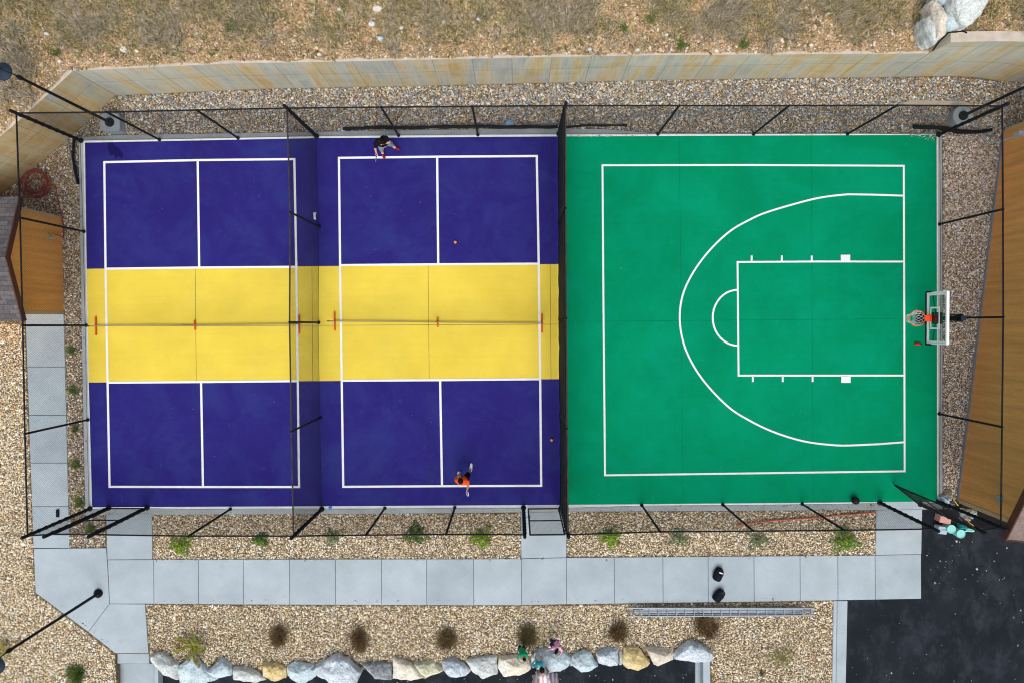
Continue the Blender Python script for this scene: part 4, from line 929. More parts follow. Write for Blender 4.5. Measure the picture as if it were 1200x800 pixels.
# ------------------------------------------------------------------ balls and small things on the courts
def ball(px, py, r, m, label, cat='ball', name='ball', holes=True):
    p = G(px, py, r * 1.0); b = bmesh.new(); bmesh.ops.create_icosphere(b, subdivisions=4, radius=r)
    me = bpy.data.meshes.new(name)
    if holes:
        dirs = [Vector(v).normalized() for v in ICO2_V]
        for v in b.verts:
            q = min((v.co.normalized() - d_).length for d_ in dirs)
            if q < .16: v.co *= .93
    else:
        for v in b.verts:
            n_ = v.co.normalized()
            if min(abs(n_.x), abs(n_.y), abs(n_.z), abs(abs(n_.y) - .62 - .2 * n_.x ** 2)) < .03: v.co *= .982
    b.to_mesh(me); b.free(); o = link(name, me, m, smooth=True); o.location = (p.x, p.y, r + .007); return tag(o, label, cat)
ball(533.5, 284, .05, M['ballo'], 'orange pickleball on purple paint above the yellow zone')
ball(646.5, 515, .05, M['ballo'], 'orange pickleball near the right edge of the purple court')
ball(1002.5, 586, .13, M['ballb'], 'black basketball lying at the near edge of the green court', name='basketball', holes=False)
p = G(1075.5, 403, .05); o = empty('bottle', (p.x, p.y, .0), 'small red bottle with black cap lying below the hoop', 'bottle')
MB().tube([(p.x - .1, p.y + .01, .045), (p.x + .06, p.y, .045), (p.x + .08, p.y, .045)], [.042, .042, .03], 12).build('body', M['red'], o, smooth=True)
MB().tube([(p.x + .081, p.y, .045), (p.x + .13, p.y, .045)], .026, 10).build('cap', M['black'], o, smooth=True)
def crumple(name, px, py, z, sx_, sy_, h, m, label, cat, seed=0, amp=.5, res=14):
    p = G(px, py, z); vs = []; fs = []
    for i in range(res + 1):
        for j in range(res + 1):
            u, v = i / res - .5, j / res - .5; r_ = max(0, 1 - (abs(2 * u) ** 3 + abs(2 * v) ** 3))
            e_ = 1 + .35 * noise.noise(Vector((u * 3 + seed, v * 3, seed)))
            vs.append((p.x + u * sx_ * e_, p.y + v * sy_ * e_, z + .006 + h * r_ * (.5 + amp * (noise.noise(Vector((u * 6 + seed, v * 6, 0))) + .6 * noise.noise(Vector((u * 13 + seed, v * 13, 3))) + .5))))
    for i in range(res):
        for j in range(res): a_ = i * (res + 1) + j; fs.append((a_, a_ + res + 1, a_ + res + 2, a_ + 1))
    me = bpy.data.meshes.new(name); me.from_pydata(vs, [], fs); me.transform(Matrix.Translation((-p.x, -p.y, -z))); o = link(name, me, m, smooth=True); o.location = (p.x, p.y, z)
    md = o.modifiers.new('thickness', 'SOLIDIFY'); md.thickness = .005
    return tag(o, label, cat)
crumple('glove', 369, 253, 0, .09, .25, .06, M['shoe_white'], 'crumpled white glove beside the dividing fence', 'glove', 3)
crumple('cloth', 387, 594.5, 0, .13, .08, .05, mat('bright_blue', (.05, .35, .7), .8), 'small bright blue cloth at the foot of the near fence', 'cloth', 5)
crumple('plastic_bag', 597, 144, GZ + .03, .3, .25, .1, mat('blue_bag', (.22, .36, .50), .6, .2, 20), 'pale blue plastic bag on the gravel left of the windscreen fence', 'bag', 8)
crumple('debris_sheet', 107, 613, GZ + .03, .02, .02, .02, M['shoe_white'], 'x', 'x', 2) if False else None
# two backpacks on the pavement
def bag(px, py, rz, label, strap_c=None, white=True):
    p = G(px, py, .1); root = empty('backpack', (p.x, p.y, 0), label, 'backpack', 'black bags on the pavement')
    root_rot = rz
    def T(v): q = Matrix.Rotation(rz, 3, 'Z') @ Vector(v); return Vector((p.x + q.x, p.y + q.y, v[2]))
    mb = MB(); prof = []
    L_, W_ = .23, .145; k = 28
    rings = [(0.0, .90), (.03, 1.0), (.12, 1.0), (.17, .93), (.20, .78), (.215, .5)]
    vs = []; fs = []
    for z, s in rings:
        for i in range(k):
            a_ = 2 * math.pi * i / k; c, sn = math.cos(a_), math.sin(a_)
            x = W_ * s * math.copysign(abs(c) ** .6, c); y = L_ * (s * .3 + .7 if s < 1 else 1) * math.copysign(abs(sn) ** (.8 if sn > 0 else .45), sn); vs.append(T((x, y, z)))
    for r_ in range(len(rings) - 1):
        for i in range(k): fs.append((r_ * k + i, r_ * k + (i + 1) % k, (r_ + 1) * k + (i + 1) % k, (r_ + 1) * k + i))
    fs.append(tuple((len(rings) - 1) * k + i for i in range(k))); mb.add(vs, fs); mb.build('body', M['bag'], root, smooth=True)
    pk = MB(); pk.box(T((0, -.07, .222)), (.17, .19, .035), rz=rz); pk.build('pocket', M['bag'], root, bevel=.012)
    for sx_ in (-1, 1):
        s = MB(); s.tube([T((sx_ * .06, .16, .19)), T((sx_ * .15, .05, .14)), T((sx_ * .15, -.1, .1)), T((sx_ * .1, -.18, .1))], .012, 6); s.build('strap', M['black'], root)
    if white: w_ = MB(); w_.box(T((.02, .10, .222)), (.12, .035, .012), rz=rz); w_.build('patch', M['shoe_white'], root)
    else: w_ = MB(); w_.tube([T((.0, .2, .21)), T((.0, -.2, .2))], .008, 6); w_.build('zip', M['joint'], root)
bag(841.8, 672.5, R(-20), 'black backpack with a white patch on the pavement')
bag(842.5, 697.3, R(-38), 'plain black backpack lying next to the gravel and ladder', white=False)
# ------------------------------------------------------------------ hoses, pipes and tape
def wire_thing(name, pts, r, m, label, cat, jit=0, sides=8):
    c = catmull(pts, 6)
    if jit: c = [p + Vector((noise.noise(p * 3), noise.noise(p * 3 + Vector((9, 0, 0))), .5 * noise.noise(p * 4))) * jit for p in c]
    rs = r if not jit else [r * (1 + .35 * noise.noise(p * 5)) for p in c]
    o = MB().tube(c, rs, sides).build(name, m, smooth=True); b0 = c[len(c) // 2].copy(); b0.z = 0
    o.data.transform(Matrix.Translation(-b0)); o.location = b0; return tag(o, label, cat)
cc = G(43, 216); hp2 = []
for i in range(120):
    a_ = i * .42; rr_ = .36 + .12 * math.sin(i * .083) + .05 * math.sin(i * .37); hp2.append(Vector((cc.x + rr_ * math.cos(a_) + .05 * math.sin(i * .21), cc.y + rr_ * .95 * math.sin(a_) + .05 * math.cos(i * .17), -.01 + .1 * (i / 120) + .02 * math.sin(i * .7))))
tail = [G(63, 217, .03), G(67, 228, 0), G(69, 240, 0), G(72.5, 252, 0), G(73.5, 262, .0), G(74.5, 272, .0), G(74, 279, .1), Vector((sx + .18, G(0, 278).y - .03, .3)), Vector((sx + .16, G(0, 278).y, .56))]
wire_thing('garden_hose', [G(60, 187, 0), G(53, 182, 0), G(46, 187, 0), G(45, 198, .05)] + hp2 + tail, .016, M['hose'], 'coiled dark red garden hose joined to the shed outlet', 'hose', sides=6)
wire_thing('rolled_windscreen', [G(402, 151.5, .02), G(420, 150.5, .03), G(445, 149.8, .04), G(480, 149.8, .05), G(520, 149, .05), G(560, 148.3, .05), G(600, 149.2, .05), G(640, 149, .05), G(654, 149, .05)], .055, M['pipe_b'], 'rolled black fabric lying along the gravel edge behind the far player', 'fabric roll', .03)
wire_thing('rolled_windscreen', [G(661, 149, .03), G(670, 148.5, .04), G(690, 147.5, .03), G(735, 147, 0)], .035, M['pipe_b'], 'thin torn black fabric strip just east of the windscreen fence', 'fabric roll', .04)
wire_thing('corrugated_pipe', [G(1071, 148.5, .1), G(1085, 149.5, .1), G(1105, 150.3, .12), G(1118, 153.5, .12), G(1135, 155, .1), G(1150, 154.5, .1), G(1162, 152, .1)], .068, M['pipe_b'], 'thick black corrugated pipe lying at the far right fence corner', 'pipe', .012, 10)
wire_thing('drain_pipe', [G(78.5, 162, .02), G(82, 178, .02), G(86, 198, .02), G(88.5, 213, .02)], .02, M['bluehose'], 'thin pale grey pipe on gravel beside the upper left fence corner', 'pipe')
wire_thing('rubber_strip', [G(87.5, 164, .05), G(85.5, 180, .05), G(88, 196, .05), G(91, 216, .05)], .045, M['pipe_b'], 'black rubber strip lying beside the upper left court corner', 'rubber strip', .03)
wire_thing('water_pipe', [G(612, 146.5, 0), G(650, 144.5, 0), G(700, 141, 0), G(740, 137.5, 0), G(775, 134.5, 0), G(840, 130, 0), G(900, 130.5, 0), G(960, 132.5, 0), G(1020, 135, 0), G(1075, 137.5, 0), G(1108, 137, 0)], .013, M['bluehose'], 'thin blue-grey pipe snaking on the cobbles beyond the green court', 'pipe', .03)
wire_thing('conduit_loop', [G(1132, 146, 0), G(1142, 143, .05), G(1150, 149, .05), G(1158, 158, .05), G(1166, 160, .0)], .016, M['bluehose'], 'loop of blue-grey conduit right of the round lamp footing', 'pipe')
wire_thing('drain_hose', [G(92, 157.5, .0), G(100, 154, 0), G(112, 150.5, 0), G(121, 147, 0)], .014, M['bluehose'], 'short grey conduit running to the square lamp footing', 'pipe')
wire_thing('marking_tape', [G(863, 615, .0), G(885, 612, .02), G(915, 609, .01), G(950, 606.5, .02), G(990, 603, .02), G(1026, 600, .02)], .022, M['ptape'], 'salmon red plastic tape stretched on gravel by the near fence', 'tape', .02, 6)
wire_thing('plank', [G(107, 624, 0), G(98, 624.5, 0), G(94, 624, 0)], .02, M['edge'], 'short pale stick on gravel beside the west gate', 'stick')
wire_thing('cable', [G(1133, 39, 3.2), G(1128, 37, 3.1), G(1120, 38, 2.9), G(1112, 38.5, 2.85), G(1108, 42, 2.7), G(1100, 50, 2.4), G(1093, 60, 2.1)], .02, M['pipe_b'], 'black cable draped over the wall end below the rock pile', 'cable')
o = MB().box(G(67.5, 601, .03), (.1, .26, .05)).build('floor_box', M['pipe_b'], bevel=.01); tag(o, 'small black box on the west walkway inside the fence corner', 'box')
o = MB().beam(G(1097, 127, .05), G(1100, 124, .05), .03, .03).build('white_stake', M['wframe']); tag(o, 'short white stake on gravel left of the round lamp footing', 'stake')
# ------------------------------------------------------------------ things left by the east gate
def bucket(px, py, r, h, label, m):
    p = G(px, py, -.1 + h); root = empty('bucket', (p.x, p.y, -.1), label, 'bucket', 'mint buckets by the east gate')
    b = MB(); b.lathe((p.x, p.y, -.1), [(r * .85, 0), (r * .97, h * .9), (r * .97, h * .95)], 28); b.build('body', m, root, smooth=True)
    l = MB(); l.lathe((p.x, p.y, -.1 + h * .93), [(r, 0), (r * 1.03, .02), (r * 1.0, .035), (r * .9, .035), (r * .88, .022)], 28); l.build('lid', m, root, smooth=True)
    hd = MB(); hd.tube([Vector((p.x + r * 1.02 * math.cos(t), p.y - .0 + r * 1.02 * math.sin(t), h * .8 - .1)) for t in [math.pi * (1 + k / 10) for k in range(11)]], .005, 5); hd.build('handle', M['metal'], root)
bucket(1115, 619.5, .145, .36, 'mint bucket with a flat lid, the left of two by the gate', M['mint'])
bucket(1126, 625, .145, .32, 'mint bucket, lower right of two by the gate', M['mint'])
bt = G(1103, 620, .1); root = empty('cooler', (bt.x, bt.y, -.1), 'pale blue-grey cooler box left of the mint buckets', 'cooler')
MB().box((bt.x, bt.y, .03), (.27, .24, .26), rz=R(-8)).build('body', M['bluegrey'], root, bevel=.015)
MB().box((bt.x, bt.y, .18), (.29, .26, .035), rz=R(-8)).build('lid', M['bluegrey'], root, bevel=.012)
MB().tube([(bt.x - .1, bt.y - .02, .2), (bt.x - .1, bt.y, .25), (bt.x + .1, bt.y, .25), (bt.x + .1, bt.y - .02, .2)], .01, 6).build('handle', M['greym'], root)
bt = G(1107.5, 608, .2); root = empty('storage_box', (bt.x, bt.y, -.1), 'dusty pink storage box under the open east gate', 'box')
MB().box((bt.x, bt.y, .05), (.36, .24, .3), rz=R(-12)).build('body', M['pinkbox'], root, bevel=.015); MB().box((bt.x, bt.y, .22), (.38, .26, .03), rz=R(-12)).build('lid', M['pinkbox'], root, bevel=.01)
crumple('tarp', 1105, 584.5, -.04, .42, .42, .28, M['bluegrey'], 'crumpled pale grey tarp at the corner of the green court', 'tarp', 11)
crumple('sack', 1113, 591, -.06, .34, .26, .2, M['cloth_grey'], 'crumpled dark grey sack between the tarp and gate leaf', 'sack', 15)
crumple('tarp', 1135, 601, -.095, .6, .35, .2, mat('pale_tarp', (.34, .44, .44), .7, .3, 12), 'crumpled grey-green tarp behind the open gate leaf', 'tarp', 19)
crumple('teal_towel', 1128, 615.5, -.095, .45, .22, .22, M['teal'], 'dark teal towel heap above the mint buckets', 'towel', 23)
crumple('mint_sheet', 1136, 620, -.095, .34, .16, .1, M['mint'], 'light mint plastic sheet right of the buckets', 'plastic sheet', 27)
crumple('carton', 1131, 606, -.095, .3, .2, .24, mat('white_pink', (.6, .5, .48), .8, .3, 20), 'pale pinkish paper heap beside the storage box', 'paper', 31)
crumple('bark_heap', 1110, 577, GZ, .34, .3, .12, mat('brown_rubble', (.25, .19, .13), .95, .3, 15, .5, 40), 'small brown dirt heap north of the grey tarp', 'dirt heap', 35)
# black landscape panel against building
o = MB().prism([(q.x, q.y) for q in P([(1134, 599), (1153, 600), (1190, 615), (1175, 621), (1150, 618)], -.08)], -.098, -.075).build('rubber_mat', M['pipe_b']); tag(o, 'black rubber mat on the drive along the brown building', 'mat')
sh = G(1128, 596, .3); root = empty('broom', (sh.x, sh.y, -.1), 'yellow handled broom leaning by the open gate', 'broom')
MB().tube([G(1116, 583, .75), G(1123, 592, .3)], .014, 8).build('handle', M['yrope'], root); MB().box(G(1124, 593.5, .2), (.28, .07, .1), rz=R(30)).build('brush', M['pipe_b'], root, bevel=.01)
wire_thing('yellow_hose', [G(1133, 608, .05), G(1136, 612, .12), G(1140, 615, .05), G(1142, 619, 0), G(1146, 622, -.05)], .017, M['yrope'], 'short curved yellow hose end beside the mint sheet', 'hose')
wire_thing('yellow_hose', [G(1172, 617, -.06), G(1178, 618.5, -.06), G(1184, 615.5, -.06), G(1187, 612.5, -.06), G(1181, 616, -.05), G(1174, 619.5, -.06)], .017, M['yrope'], 'yellow hose bent on the drive near the building corner', 'hose')
# ------------------------------------------------------------------ plants
def shrub(px, py, r, h, cols, label, n_=420, name='shrub', group='green shrubs along the near fence', leaf=.034, squash=.85):
    p = G(px, py); root = empty(name, (p.x, p.y, GZ), label, 'shrub', group)
    k = n_; a_ = rng.uniform(0, 2 * np.pi, k); rad = np.sqrt(rng.uniform(0, 1, k)); lob = 1 + .30 * np.sin(a_ * 3 + px) + .30 * np.sin(a_ * 7 + py)
    rr_ = rad * r * lob; z = GZ + .03 + h * (1 - rad ** 2) * rng.uniform(.35, 1, k)
    C = np.stack([p.x + rr_ * np.cos(a_), p.y + rr_ * np.sin(a_) * squash, z], 1)
    nrm = rng.normal(0, 1, (k, 3)); nrm[:, 2] = np.abs(nrm[:, 2]) + .7; nrm /= np.linalg.norm(nrm, axis=1)[:, None]
    t = np.stack([np.cos(a_), np.sin(a_), 0 * a_], 1) + rng.normal(0, .6, (k, 3)); t -= (t * nrm).sum(1)[:, None] * nrm; t /= np.linalg.norm(t, axis=1)[:, None]
    b_ = np.cross(nrm, t); l = leaf * rng.uniform(.7, 1.5, k)[:, None]
    V = np.stack([C - t * l, C + b_ * l * .5, C + t * l * 1.3, C - b_ * l * .5], 1).reshape(-1, 3); Fc = (np.arange(k) * 4)[:, None] + np.array([[0, 1, 2, 3]])
    tri_mesh('foliage', V, Fc, leaf_mat('leaves', cols), root)
    s = MB()
    for i in range(9):
        an = 2 * math.pi * i / 9 + px; q = r * .75; s.tube([(p.x, p.y, GZ), (p.x + q * .4 * math.cos(an), p.y + q * .4 * math.sin(an), GZ + h * .5), (p.x + q * math.cos(an), p.y + q * math.sin(an) * squash, GZ + h * .6)], [.008, .006, .003], 5)
    s.build('stem', mat('stem', (.12, .08, .04), .9), root)
lime = [(.16, .26, .02), (.28, .42, .04), (.07, .14, .015), (.22, .34, .03)]; dk = [(.05, .11, .025), (.10, .18, .04), (.03, .07, .02)]; sage = [(.14, .19, .09), (.22, .26, .12), (.09, .13, .06), (.26, .28, .18)]
shrub(213, 638, .34, .34, lime, 'bright lime shrub right of the west gate walkway'); shrub(306, 632, .24, .26, dk[:2] + lime[:1], 'small dark green shrub left of the dividing fence end', 260)
shrub(390, 629, .26, .24, sage, 'small sparse grey-green shrub right of the dividing fence end', 190); shrub(487, 625.5, .36, .32, dk, 'wide dark green shrub half under the near fence rail', 420)
shrub(564, 629, .36, .36, lime, 'bright lime shrub left of the centre gate'); shrub(715, 628.5, .34, .36, lime, 'bright lime shrub right of the centre gate')
shrub(795, 629.5, .32, .24, sage, 'sage green low shrub east of the lime one by the centre gate', 230); shrub(887, 632, .32, .24, sage, 'sage green low shrub below the salmon tape', 230); shrub(989, 632.5, .42, .38, [(.06, .13, .015), (.14, .25, .03), (.20, .33, .04)], 'full green shrub nearest the east gate walkway', 560)
def grass(px, py, r, n_, cols, label, name='grass_clump', group=None, ln=None, wd=.006, spread=1.1, cat='grass'):
    p = G(px, py); root = empty(name, (p.x, p.y, GZ), label, cat, group)
    cx_ = rng.normal(0, r * .26, (4, 2)); pk = rng.integers(0, 4, n_); pts = np.stack([p.x + cx_[pk, 0] + rng.normal(0, r * .17, n_), p.y + cx_[pk, 1] + rng.normal(0, r * .17, n_), np.full(n_, GZ)], 1)
    V, Fc = tufts(pts, 5, ln or r, wd, spread); tri_mesh('blades', V, Fc, leaf_mat('blades', cols), root)
    c = MB(); c.lathe((p.x, p.y, GZ - .01), [(.07, 0), (.05, .03), (.02, .05)], 10); c.build('crown', mat('grass_crown', (.10, .07, .04), .95), root)
gcol = [(.08, .15, .03), (.16, .24, .06), (.24, .26, .10), (.05, .09, .02)]
for (x, y, r, lab) in ((84.5, 409, .17, 'green grass clump nearest the shed path, first of the row by the west fence'), (85.5, 458, .18, 'green grass clump second down the strip by the west fence'), (87.5, 503, .14, 'thin yellowish grass clump in the strip by the west fence'),
                       (88.5, 544, .19, 'green grass clump fourth down the strip by the west fence'), (92, 590, .21, 'largest green grass clump at the fence corner'), (107, 620, .2, 'green grass clump just outside the west gate')):
    grass(x, y, r, 60, gcol if y != 503 else [(.2, .2, .08), (.12, .15, .05)], lab, group='grass clumps along the west fence')
bcol = [(.075, .045, .02), (.16, .10, .045), (.26, .17, .085), (.05, .032, .016), (.13, .11, .05)]
for (x, y, lab) in ((325, 746, 'brown dormant clump, westernmost in the lower gravel bed'), (417, 747, 'brown dormant clump above the dark mottled boulder'), (524, 746, 'brown dormant clump above the blue-white boulder'), (618, 746, 'olive-brown dormant clump beside the child in green'),
                    (725, 741, 'brown dormant clump directly under the left end of the ladder'), (829, 735, 'brown dormant clump under the middle of the ladder')):
    grass(x, y, .40, 150, bcol if x != 618 else [(.10, .085, .035), (.18, .15, .06), (.06, .05, .025)], lab, 'dormant_shrub', 'dormant brown clumps in the lower bed', .36, .0065, 1.15, 'dry shrub')
def sprawl(px, py, arms, L_, cols, label, seed=1, lf=.032):
    p = G(px, py); root = empty('juniper', (p.x, p.y, GZ), label, 'shrub', None); rd = random.Random(seed); Vs = []; s = MB(); cnt = 0; cs = []
    for i in range(arms):
        a_ = 2 * math.pi * i / arms + rd.uniform(-.4, .4); l = L_ * rd.uniform(.5, 1.1); pts = []
        for j in range(7):
            t = j / 6; pts.append(Vector((p.x + math.cos(a_ + .3 * t) * l * t, p.y + math.sin(a_ + .3 * t) * l * t, GZ + .05 + .22 * math.sin(t * 2.4))))
        s.tube(pts, [.008 - .001 * j for j in range(7)], 5)
        for j in range(1, 7):
            for _ in range(9): cs.append((pts[j] + Vector((rd.gauss(0, .035), rd.gauss(0, .035), rd.uniform(0, .05))), a_ + rd.uniform(-.9, .9)))
    for c, a_ in cs:
        t = Vector((math.cos(a_), math.sin(a_), rd.uniform(-.1, .3))) * lf * rd.uniform(.7, 1.4); b_ = Vector((-math.sin(a_), math.cos(a_), rd.uniform(-.4, .4))) * lf * .4; Vs += [c - t, c + b_, c + t, c - b_]
    s.build('branch', mat('red_branch', (.20, .07, .03), .9), root); k = len(cs)
    tri_mesh('foliage', np.array([v[:] for v in Vs]), (np.arange(k) * 4)[:, None] + np.array([[0, 1, 2, 3]]), leaf_mat('juniper_leaves', cols), root)
sprawl(229, 755, 13, .62, [(.12, .20, .02), (.22, .30, .03), (.26, .12, .04), (.05, .10, .015)], 'sprawling reddish-green juniper over the pale boulders, lower left', 3, .042)
sprawl(914, 768, 8, .5, [(.12, .16, .04), (.2, .22, .06), (.10, .05, .03)], 'sparse straggly plant in the gravel left of the kerb', 9, .026)
sprawl(4, 757, 7, .5, [(.40, .22, .04), (.2, .24, .05), (.30, .28, .06)], 'orange-green sprawling plant under the lower left lamp head', 12)
sprawl(1, 741 + 60, 5, .3, [(.12, .2, .04), (.2, .26, .05)], 'small green plant at the lower left photo corner', 14) if False else None
grass(91, 790, .30, 170, [(.06, .11, .02), (.13, .19, .04), (.09, .14, .03), (.20, .22, .08)], 'dense green grass tuft in the gravel left of the steps', 'grass_clump', None, .30, .008, 1.0)
grass(893, 769 + 20, .12, 30, [(.10, .08, .04), (.14, .18, .05)], 'tiny green tuft near the lower photo edge beside the kerb', 'grass_clump', None, .12)
for (x, y, r, lab) in ((270, 24, .34, 'green weed on the slope above the west court'), (58, 58, .2, 'small weed on the slope beside the upper left lamp'), (766, 17, .22, 'weed on slope near top above the green court'), (732, 27, .22, 'bright weed left of the two on the slope over the windscreen'), (802, 45, .24, 'bright weed close above the wall over the green court'), (878, 45, .22, 'right bright weed just above the wall')):
    q = G(x, y, 2.6); z = hz(q.x, q.y) or 2.4
    rt_ = empty('weed', (q.x, q.y, z), lab, 'weed', 'weeds on the slope'); pts = np.stack([q.x + rng.normal(0, r * .3, 50), q.y + rng.normal(0, r * .3, 50), np.full(50, z)], 1)
    V, Fc = tufts(pts[:30], 5, r * .6, .010, 1.2); tri_mesh('leaves', V, Fc, leaf_mat('weed_leaves', [(.09, .14, .03), (.16, .22, .06), (.06, .09, .02)]), rt_)
# ------------------------------------------------------------------ people
DG = None
def capsule(b, p, r1, q, r2):
    p, q = Vector(p), Vector(q); d_ = q - p; l = d_.length
    for c, r in ((p, r1), (q, r2)):
        bmesh.ops.create_icosphere(b, subdivisions=2, radius=r, matrix=Matrix.Translation(c))
    if l > 1e-4:
        rot = d_.to_track_quat('Z', 'Y').to_matrix().to_4x4()
        bmesh.ops.create_cone(b, cap_ends=True, segments=14, radius1=r1 * .99, radius2=r2 * .99, depth=l, matrix=Matrix.Translation((p + q) / 2) @ rot)
def ellipsoid(b, c, rad, rot=None):
    m_ = Matrix.Translation(c) @ (rot.to_4x4() if rot else Matrix.Identity(4)) @ Matrix.Diagonal((*rad, 1))
    bmesh.ops.create_icosphere(b, subdivisions=3, radius=1, matrix=m_)
def fuse(name, parts, m, parent, voxel=.01, smooth_it=4, fn=None):
    b = bmesh.new()
    for t in parts:
        if t[0] == 'c': capsule(b, *t[1:])
        else: ellipsoid(b, *t[1:])
    me = bpy.data.meshes.new(name); b.to_mesh(me); b.free(); tmp = bpy.data.objects.new('tmp', me); COL.objects.link(tmp)
    r = tmp.modifiers.new('r', 'REMESH'); r.mode = 'VOXEL'; r.voxel_size = voxel
    s = tmp.modifiers.new('s', 'SMOOTH'); s.factor = .5; s.iterations = smooth_it
    dg = bpy.context.evaluated_depsgraph_get(); me2 = bpy.data.meshes.new_from_object(tmp.evaluated_get(dg)); bpy.data.objects.remove(tmp); me2.name = name
    if fn:
        for v in me2.vertices: v.co = fn(v.co)
    return link(name, me2, m, parent, smooth=True)
def hand(wr, dr, up, s=1.):
    dr = Vector(dr).normalized(); up = Vector(up); up = (up - up.dot(dr) * dr).normalized(); sd_ = dr.cross(up); wr = Vector(wr); out = []
    for k in (-1, 0, 1): out.append(('c', wr + sd_ * .016 * k * s, .013 * s, wr + dr * .075 * s + sd_ * .025 * k * s, .012 * s))
    for k, l in zip((-1.5, -.5, .5, 1.5), (.062, .074, .07, .055)):
        a_ = wr + dr * .085 * s + sd_ * .018 * k * s; b_ = a_ + (dr * .85 - up * .35) * l * .5 * s; c_2 = b_ + (dr * .45 - up * .8) * l * .5 * s
        out += [('c', a_, .0085 * s, b_, .008 * s), ('c', b_, .008 * s, c_2, .007 * s)]
    a_ = wr + dr * .02 * s + sd_ * .03 * s; b_ = a_ + (dr * .6 + sd_ * .7 - up * .2) * .04 * s; out += [('c', a_, .011 * s, b_, .01 * s), ('c', b_, .01 * s, b_ + (dr * .8 - up * .5) * .03 * s, .008 * s)]
    return out
def person(J, s, label, skin, hair, top, bottom, shoes=None, long_hair=None, short_bottom=True, sock=False, dress=False, toe_dir=None, look=None, sleeve=.5):
    """J: joint positions in the world; s: body scale"""
    g = {k: Vector(v) for k, v in J.items()}
    base = (g['la'] + g['ra']) / 2; base.z = min(g['la'].z, g['ra'].z) - .08 * s
    root = empty('person', base, label, 'person')
    up = (g['head'] - g['neck']).normalized(); lk = Vector(look) if look else Vector((0, 1, -.3)); lk = (lk - lk.dot(up) * up).normalized(); sd_ = lk.cross(up)
    rotm = Matrix((sd_, lk, up)).transposed()
    sh = (g['ls'] + g['rs']) / 2; body = []
    body += [('e', g['head'], (.075 * s, .095 * s, .112 * s), rotm), ('c', g['neck'], .055 * s, g['head'] - up * .06 * s, .05 * s)]
    body += [('c', g['head'] + lk * .09 * s - up * .0 * s, .012 * s, g['head'] + lk * .105 * s - up * .03 * s, .016 * s)]
    for k in (-1, 1): body.append(('e', g['head'] + sd_ * .078 * s * k - up * .01 * s, (.012 * s, .02 * s, .03 * s), rotm))
    body.append(('e', g['head'] + lk * .06 * s - up * .075 * s, (.045 * s, .04 * s, .035 * s), rotm))
    tors = [('c', g['pel'] + (g['lh'] - g['pel']) * .6, .105 * s, g['pel'] + (g['rh'] - g['pel']) * .6, .105 * s)]
    for f_ in (-1, 1):
        a_ = g['pel'] + (g['rh'] - g['pel']) * .4 * f_; b_ = sh + (g['rs'] - g['ls']) * .22 * f_
        tors.append(('c', a_, .10 * s, b_, .105 * s))
    tors.append(('c', g['ls'], .062 * s, g['rs'], .062 * s)); tors.append(('c', sh, .085 * s, g['neck'], .06 * s))
    body += tors
    for a_, b_, c_2 in (('ls', 'le', 'lw'), ('rs', 're', 'rw')):
        body += [('c', g[a_], .054 * s, g[b_], .038 * s), ('c', g[b_], .039 * s, g[c_2], .026 * s)]
        dr = (g[c_2] - g[b_]).normalized(); body += hand(g[c_2], dr, (0, 0, 1), s)
    for a_, b_, c_2 in (('lh', 'lk', 'la'), ('rh', 'rk', 'ra')):
        body += [('c', g[a_], .088 * s, g[b_], .054 * s), ('c', g[b_], .053 * s, g[b_].lerp(g[c_2], .35), .054 * s), ('c', g[b_].lerp(g[c_2], .35), .054 * s, g[c_2], .034 * s)]
    for i, a_ in enumerate(('la', 'ra')):
        td = Vector(toe_dir[i]).normalized(); body.append(('c', g[a_] - Vector((0, 0, .045 * s)), .034 * s, g[a_] - Vector((0, 0, .05 * s)) + td * .12 * s, .028 * s))
    fuse('body', body, skin, root, .0085 * max(.8, s))
    for k in (-1, 1):
        e_ = MB(); p_ = g['head'] + lk * .088 * s + sd_ * .03 * s * k + up * .005 * s; e_.lathe(p_, [(.003, -.008 * s), (.01 * s, 0), (.003, .008 * s)], 8); e_.build('eye', M['eye'], root)
    # clothes
    shirt = [('c', t[1], t[2] + .018 * s, t[3], t[4] + .018 * s) for t in tors[1:4]]
    for a_, b_ in (('ls', 'le'), ('rs', 're')): shirt.append(('c', g[a_], .074 * s, g[a_].lerp(g[b_], sleeve), .064 * s))
    def wr(v): return v + Vector((noise.noise(v * 9), noise.noise(v * 9 + Vector((5, 0, 0))), noise.noise(v * 9 + Vector((0, 7, 0))))) * .012
    fuse('shirt', shirt, top, root, .012, 3, wr)
    if not dress:
        sho = [('c', g['pel'] + (g['lh'] - g['pel']) * .6, .124 * s, g['pel'] + (g['rh'] - g['pel']) * .6, .124 * s)]
        for a_, b_, c_2 in (('lh', 'lk', 'la'), ('rh', 'rk', 'ra')):
            if short_bottom: sho.append(('c', g[a_], .112 * s, g[a_].lerp(g[b_], .85), .088 * s))
            else: sho += [('c', g[a_], .108 * s, g[b_], .075 * s), ('c', g[b_], .074 * s, g[b_].lerp(g[c_2], .92), .056 * s)]
        fuse('shorts' if short_bottom else 'trousers', sho, bottom, root, .012, 3, wr)
